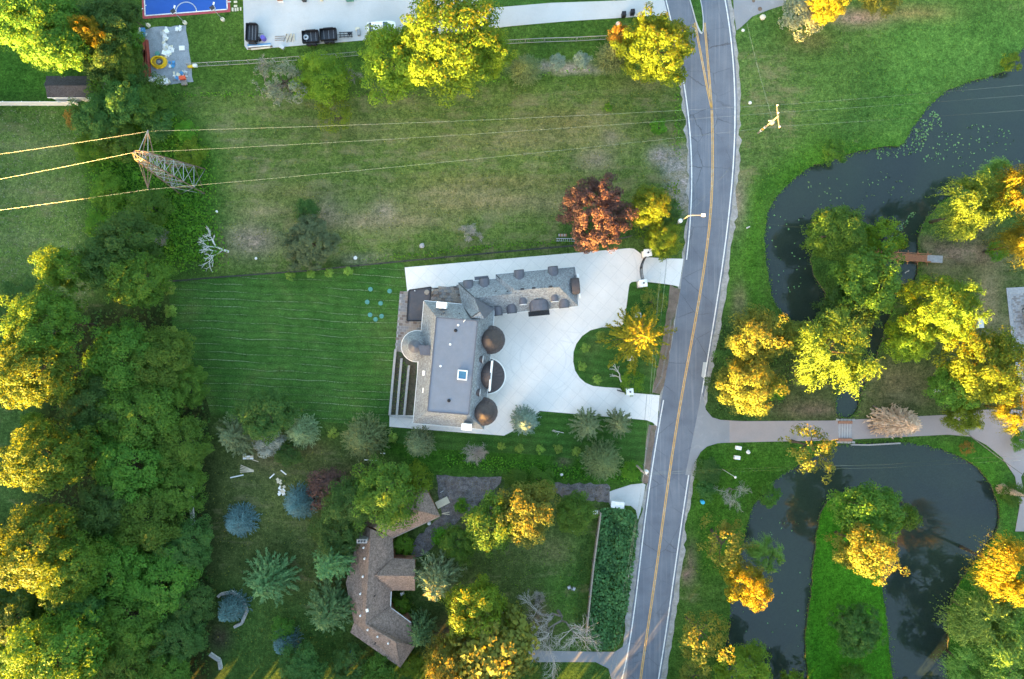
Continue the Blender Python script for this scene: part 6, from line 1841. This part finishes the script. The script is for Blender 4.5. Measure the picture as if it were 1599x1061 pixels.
heap('debris_heap', 'grey and white scrap at the lower right of the ground sheet', 'debris', 282, 120, 1.2, .7, 24, ['alu', 'white', 'steel', 'bluep', 'beige'], (.25, .6), .4, 8)
heap('debris_heap', 'light blue bags right of the yellow pipe coil', 'debris', 268, 101, .4, .4, 8, ['bluep', 'alu', 'cyan', 'white'], (.3, .5), .4, 9)
tag(MB().box((*P2(284.5, 76), .12), (.82, .7, .16), R(3)).build('insulation_board', M['white']), 'square white board lying on the grey ground sheet', 'board')
box_thing('tub', 'orange-red tub on a wooden crate by the ground sheet', 'tub', 287.5, 124, (.9, .5, .35), 'redp', R(8), z=.35)
box_thing('crate', 'brown wooden crate at the lower right of the ground sheet', 'crate', 289, 131, (.8, .6, .3), 'oldwood', R(5))
box_thing('storage_box', 'orange box at the left end of the pale fence', 'box', 299, 105, (.9, .35, .3), 'yellowpipe', R(5))
box_thing('storage_box', 'white box at the left end of the pale fence', 'box', 306, 104, (.55, .4, .4), 'white', R(5))
tag(MB().lathe((*P2(248, 86), 0), [(0, 0), (.2, 0), (.4, .5), (0, .55)], 8).build('green_sack', M['teal']), 'small green sack above the yellow pipe coil', 'sack')
for k, (px, py, w, l_, lab) in enumerate(((368,3.5,.5,.3,'top stepping slab right of the court'),(368,10,.5,.3,'second stepping slab right of the court'),(363.5,15.5,.26,.55,'first slab of the lower stepping row'),(368,15.5,.26,.5,'second slab of the lower stepping row'),(371.5,15,.2,.5,'third slab of the lower stepping row'),(376,14.5,.2,.5,'fourth slab of the lower stepping row'))):
    tag(MB().box((*P2(px, py), .05), (w, l_, .1), R(2)).build('stepping_slab', M['beige']), lab, 'slab', 'stepping slabs by the court')
# ------------------------------------------------------------------ lumber and small things on the lawns
o = thing('lumber_stack', 'two stacks of short white boards at the wood edge', 'lumber', (*P2(390, 714), 0)); x, y = P2(390, 714)
for k in range(7):
    MB().box((x - .75 + (k % 3) * .55, y - .2 + (k // 3) * .3, .12), (.5, .26, .1 + .03 * (k % 2)), R(2 + k)).build('board', M['newwood' if k % 2 else 'white'], o)
MB().box((x + .9, y - .55, .08), (1.0, .1, .06), R(-18)).build('board', M['newwood'], o)
o = thing('lumber_stack', 'fan of long pale boards lying on the lower left lawn', 'lumber', (*P2(386, 733), 0)); x, y = P2(386, 733)
for k in range(5): MB().box((x, y + .25 - k * .16, .06 + .02 * k), (2.15, .10, .05), R(-22 + k * 6)).build('board', M['newwood'], o)
for px, py, l_, an, lab in ((370,744,2.1,12,'single white beam below the fan of boards'),(425,743.5,1.0,43,'short slanting white stick on the lower left lawn'),(579.5,719,2.1,-5,'white plank lying below the fluffy olive conifer'),(597.5,708,.8,-5,'short grey plank right of the fluffy olive conifer'),(443,738,1.1,-38,'white board near the silver-leaved bush')):
    tag(MB().box((*P2(px, py), .06), (l_, .17, .09), R(an)).build('timber', M['white']), lab, 'timber')
heap('debris_heap', 'pile of pale offcuts above the right blue spruce', 'debris', 440, 766, .45, .6, 14, ['newwood', 'beige', 'white'], (.2, .6), .3, 11)
heap('debris_heap', 'small scatter of offcuts above the larger pile', 'debris', 437, 752, .35, .4, 7, ['newwood', 'beige'], (.15, .5), .2, 12)
tag(MB().box((*P2(691, 785), .07), (2.1, 1.1, .09), R(27)).build('plywood_sheet', M['beige']), 'pale plywood sheet lying in the gravel yard', 'sheet')
for k, (an, lab) in enumerate(((12, 'upper of two pale sticks below the plywood sheet'), (-6, 'lower of two pale sticks below the plywood sheet'))):
    tag(MB().box((*P2(696, 801 + k * 2), .05), (1.2, .1, .06), R(an)).build('timber', M['newwood']), lab, 'timber')
tag(MB().box((*P2(690, 768), .05), (.6, .08, .05), R(30)).build('timber', M['alu']), 'thin pale stick above the plywood sheet', 'timber')
tag(MB().lathe((*P2(670.5, 817), 0), [(0, .5), (.25, .45), (.28, .0)], 10).build('downpipe_bowl', M['alu']), 'pale bowl under the eave of the brown house', 'bowl')
box_thing('storage_box', 'white box in the lower court of the brown house', 'box', 629, 926, (.55, .4, .4), 'white', R(20))
def bench(px, py, ang, lab, mat='teal'):
    x, y = P2(px, py); o = thing('garden_bench', lab, 'bench', (x, y, 0)); ca, sa = math.cos(ang), math.sin(ang)
    for k in range(4): MB().box((x - sa * (k - 1.5) * .13, y + ca * (k - 1.5) * .13, .43), (1.6, .1, .04), ang).build('slat', M[mat], o)
    for k in range(2): MB().box((x - sa * .32, y + ca * .32, .6 + .16 * k), (1.6, .04, .1), ang).build('back_slat', M[mat], o)
    for s in (-.7, .7):
        for t in (-.2, .25): MB().box((x + ca * s - sa * t, y + sa * s + ca * t, .21), (.06, .06, .42), ang).build('leg', M[mat], o)
bench(552.5, 1020, R(100), 'faded green garden bench on the lower left lawn')
def chair(px, py, ang, lab):
    x, y = P2(px, py); o = thing('garden_chair', lab, 'chair', (x, y, 0), 'garden chairs'); ca, sa = math.cos(ang), math.sin(ang)
    MB().box((x, y, .42), (.5, .5, .05), ang).build('seat', M['alu'], o)
    MB().box((x - ca * .25, y - sa * .25, .7), (.05, .5, .55), ang).build('backrest', M['steel'], o)
    for s in (-.22, .22):
        MB().box((x - sa * s * 1.1, y + ca * s * 1.1, .6), (.5, .05, .04), ang).build('armrest', M['darkmetal'], o)
        for t in (-.22, .22): MB().box((x + ca * t - sa * s, y + sa * t + ca * s, .2), (.04, .04, .4), ang).build('leg', M['darkmetal'], o)
chair(888.5, 916, R(200), 'left of two garden chairs near the timber fence'); chair(895.5, 918, R(-30), 'right of two garden chairs near the timber fence')
o = thing('parcel_shelter', 'white ribbed metal box at the mouth of the gravel drive', 'shelter', (*P2(963, 786.5), 0)); x, y = P2(963, 786.5)
MB().box((x, y, .5), (1.95, .95, 1.0), R(-6)).build('body', M['white'], o)
for k in range(4): MB().box((x + math.sin(R(6)) * (k - 1.5) * .26, y + (k - 1.5) * .26, 1.04), (2.05, .2, .09), R(-6)).build('roof_rib', M['white'], o)
MB().box((x + .5, y - .6, .3), (.9, .3, .5), R(-6)).build('step', M['teal'], o)
box_thing('storage_box', 'white topped box beside the upper end of the timber fence', 'box', 929, 799, (.75, .45, .7), 'white', R(3))
barrel('plant_pot', 'terracotta pot below the white topped box', 928, 806, .28, .4, 'brick', 'bed')
for px, py, lab in ((1151.5, 699, 'upper of two white utility boxes on the right verge'), (1149.5, 714, 'lower of two white utility boxes on the right verge')):
    box_thing('utility_box', lab, 'utility box', px, py, (.8, .52, .6), 'white', R(-8), group='white utility boxes')
def boulder(px, py, r, lab, mat='stone', group=None):
    x, y = P2(px, py); m = MB()
    bm = bmesh.new(); bmesh.ops.create_icosphere(bm, subdivisions=2, radius=r)
    rr_ = random.Random(px)
    for v in bm.verts: v.co *= 1 + rr_.uniform(-.16, .16); v.co.z *= .65
    bm.verts.ensure_lookup_table()
    m.add([(v.co.x + x, v.co.y + y, v.co.z + r * .35) for v in bm.verts], [tuple(v.index for v in f.verts) for f in bm.faces]); bm.free()
    return tag(m.build('boulder', M[mat], None, False), lab, 'rock', group)
boulder(1168, 706, .34, 'pale round stone right of the white utility boxes'); boulder(1190.5, 28, .45, 'pale boulder at the corner of the top right drive', 'beige')
boulder(1160, 48, .25, 'small white stone below the boulder by the top right drive'); boulder(965, 38, .35, 'pale stone at the parking pad entrance')
boulder(1171, 161, .26, 'small pale stone in the lawn left of the power pole'); boulder(659, 384, .42, 'pinkish boulder in the field above the drive', 'limestone'); boulder(555, 403, .3, 'white stone near the round olive tree')
boulder(338.5, 331, .2, 'white speck of stone in the grass above the fallen trunk'); boulder(877, 741, .25, 'white stone in the weeds above the gravel drive'); boulder(895, 828, .25, 'pale stone below the light green tree', 'beige'); boulder(1520, 560, .12, 'tiny stone on the lawn below the seat')
boulder(400, 404, .2, 'small stone at the edge of the upper field'); boulder(1462, 612, .55, 'white weathered rock beside the dull green tree', 'stone')
for px, py, r_ in ((1176.5, 2, .26), (1186.5, 14.5, .34)):
    struct(MB().lathe((*P2(px, py), .052), [(r_, 0), (r_ * .9, .012), (0, .012)], 12).build('manhole_cover', M['rust_and_sunlit']), 'dark iron cover in the top right drive')
# teal drain lids on the lawn
for k, (px, py) in enumerate(((578.5,452),(608.5,455),(573.5,472),(594.5,474),(578,492),(596,494),(586.5,499))):
    tag(MB().lathe((*P2(px, py), 0), [(.36, 0), (.36, .10), (.30, .15), (0, .16)], 14).build('tank_lid', M['teal']), ['top left','top right','upper middle left','upper middle right','lower left','lower right','lowest'][k] + ' round teal lid in the back lawn', 'lid', 'round lids in the back lawn')
# roadside stack of bricks and ladder near the copper tree
o = thing('brick_stack', 'small stack of orange bricks with a ladder left of the copper tree', 'bricks', (*P2(878, 370), 0)); x, y = P2(878, 370)
for k in range(12): MB().box((x - .5 + (k % 6) * .22, y + .12 + (k // 6) * .2, .12), (.2, .16, .24), R(random.uniform(-6, 6))).build('brick', M['brick' if k % 2 else 'limestone'], o)
la = thing('ladder', 'pale ladder lying below the small brick stack', 'ladder', (*P2(883, 375), 0)); x, y = P2(883, 375)
for s in (-.2, .2): MB().box((x, y + s, .08), (2.9, .07, .06), R(-1)).build('rail', M['alu'], la)
for k in range(9): MB().box((x - 1.3 + k * .325, y, .08), (.05, .38, .04), R(-1)).build('rung', M['alu'], la)
# ------------------------------------------------------------------ fallen and leaning dead wood
def fallen(name, px, py, ang, L_, lab, mat='palewood', seed=3, rad=.16, spread=.5, depth=5, parts=True):
    r = np.random.default_rng(seed); x, y = P2(px, py); o = thing(name, lab, 'dead tree', (x, y, 0))
    tr, tw_ = MB(), MB()
    def grow(p, d, l_, q, lv):
        e = p + d * l_; e.z = max(e.z, .06)
        (tr if lv < 2 else tw_).tube([p, (p + e) / 2 + Vector(r.normal(0, .05 * l_, 3)), e], [q, q * .8, q * .6], 5, False)
        if lv >= depth: return
        for k in range(3):
            nd = (d + Vector((r.normal(0, spread), r.normal(0, spread), abs(r.normal(0, spread * .6)) - .05))).normalized()
            grow(e if k else (p + e) / 2, nd, l_ * r.uniform(.55, .8), q * .62, lv + 1)
    grow(Vector((x, y, .2)), Vector((math.cos(ang), math.sin(ang), .08)), L_ * .30, rad, 0)
    tr.build('trunk', M[mat], o); tw_.build('branches', M[mat], o)
fallen('fallen_tree', 358, 394, R(158), 6.6, 'fallen bleached white tree in the weeds', seed=4, rad=.2)
fallen('fallen_tree', 970, 597, R(103), 4.2, 'bleached dead branch standing by the lower gate pier', seed=8, rad=.12, depth=3, spread=.35)
fallen('fallen_tree', 1362, 634, R(-22), 6.0, 'dead grey trunk leaning from the bank onto the drive', 'greybark', 9, .12, .12, 2)
fallen('fallen_tree', 1412, 427, R(40), 1.2, 'broken pale branch at the tip of the golden-patched tree', seed=11, rad=.07, depth=2)
fallen('fallen_log', 1165, 357, R(25), 1.9, 'short bare log on the right verge', seed=12, rad=.12, depth=0)
fallen('fallen_tree', 835, 950, R(80), 3.0, 'grey brushwood heap on the lower lawn', 'greybark', 13, .05, .7, 4)
fallen('fallen_tree', 880, 676, R(165), 2.6, 'pale fallen twig on the side lawn', 'palewood', 14, .05, .3, 3)
tag(MB().tube([P(1502, 671, .2), P(1560, 715, 1.2), P(1612, 752, 2.2)], [.07, .06, .04], 6).build('leaning_pole', M['greybark']), 'long thin bare pole slanting over the drive fork', 'pole')
plant(1510, 700, 12, 2.5, 'sparse', 'orange', 'small orange-leaved sapling on the lower pond bank', None, 'sapling', 'sapling')
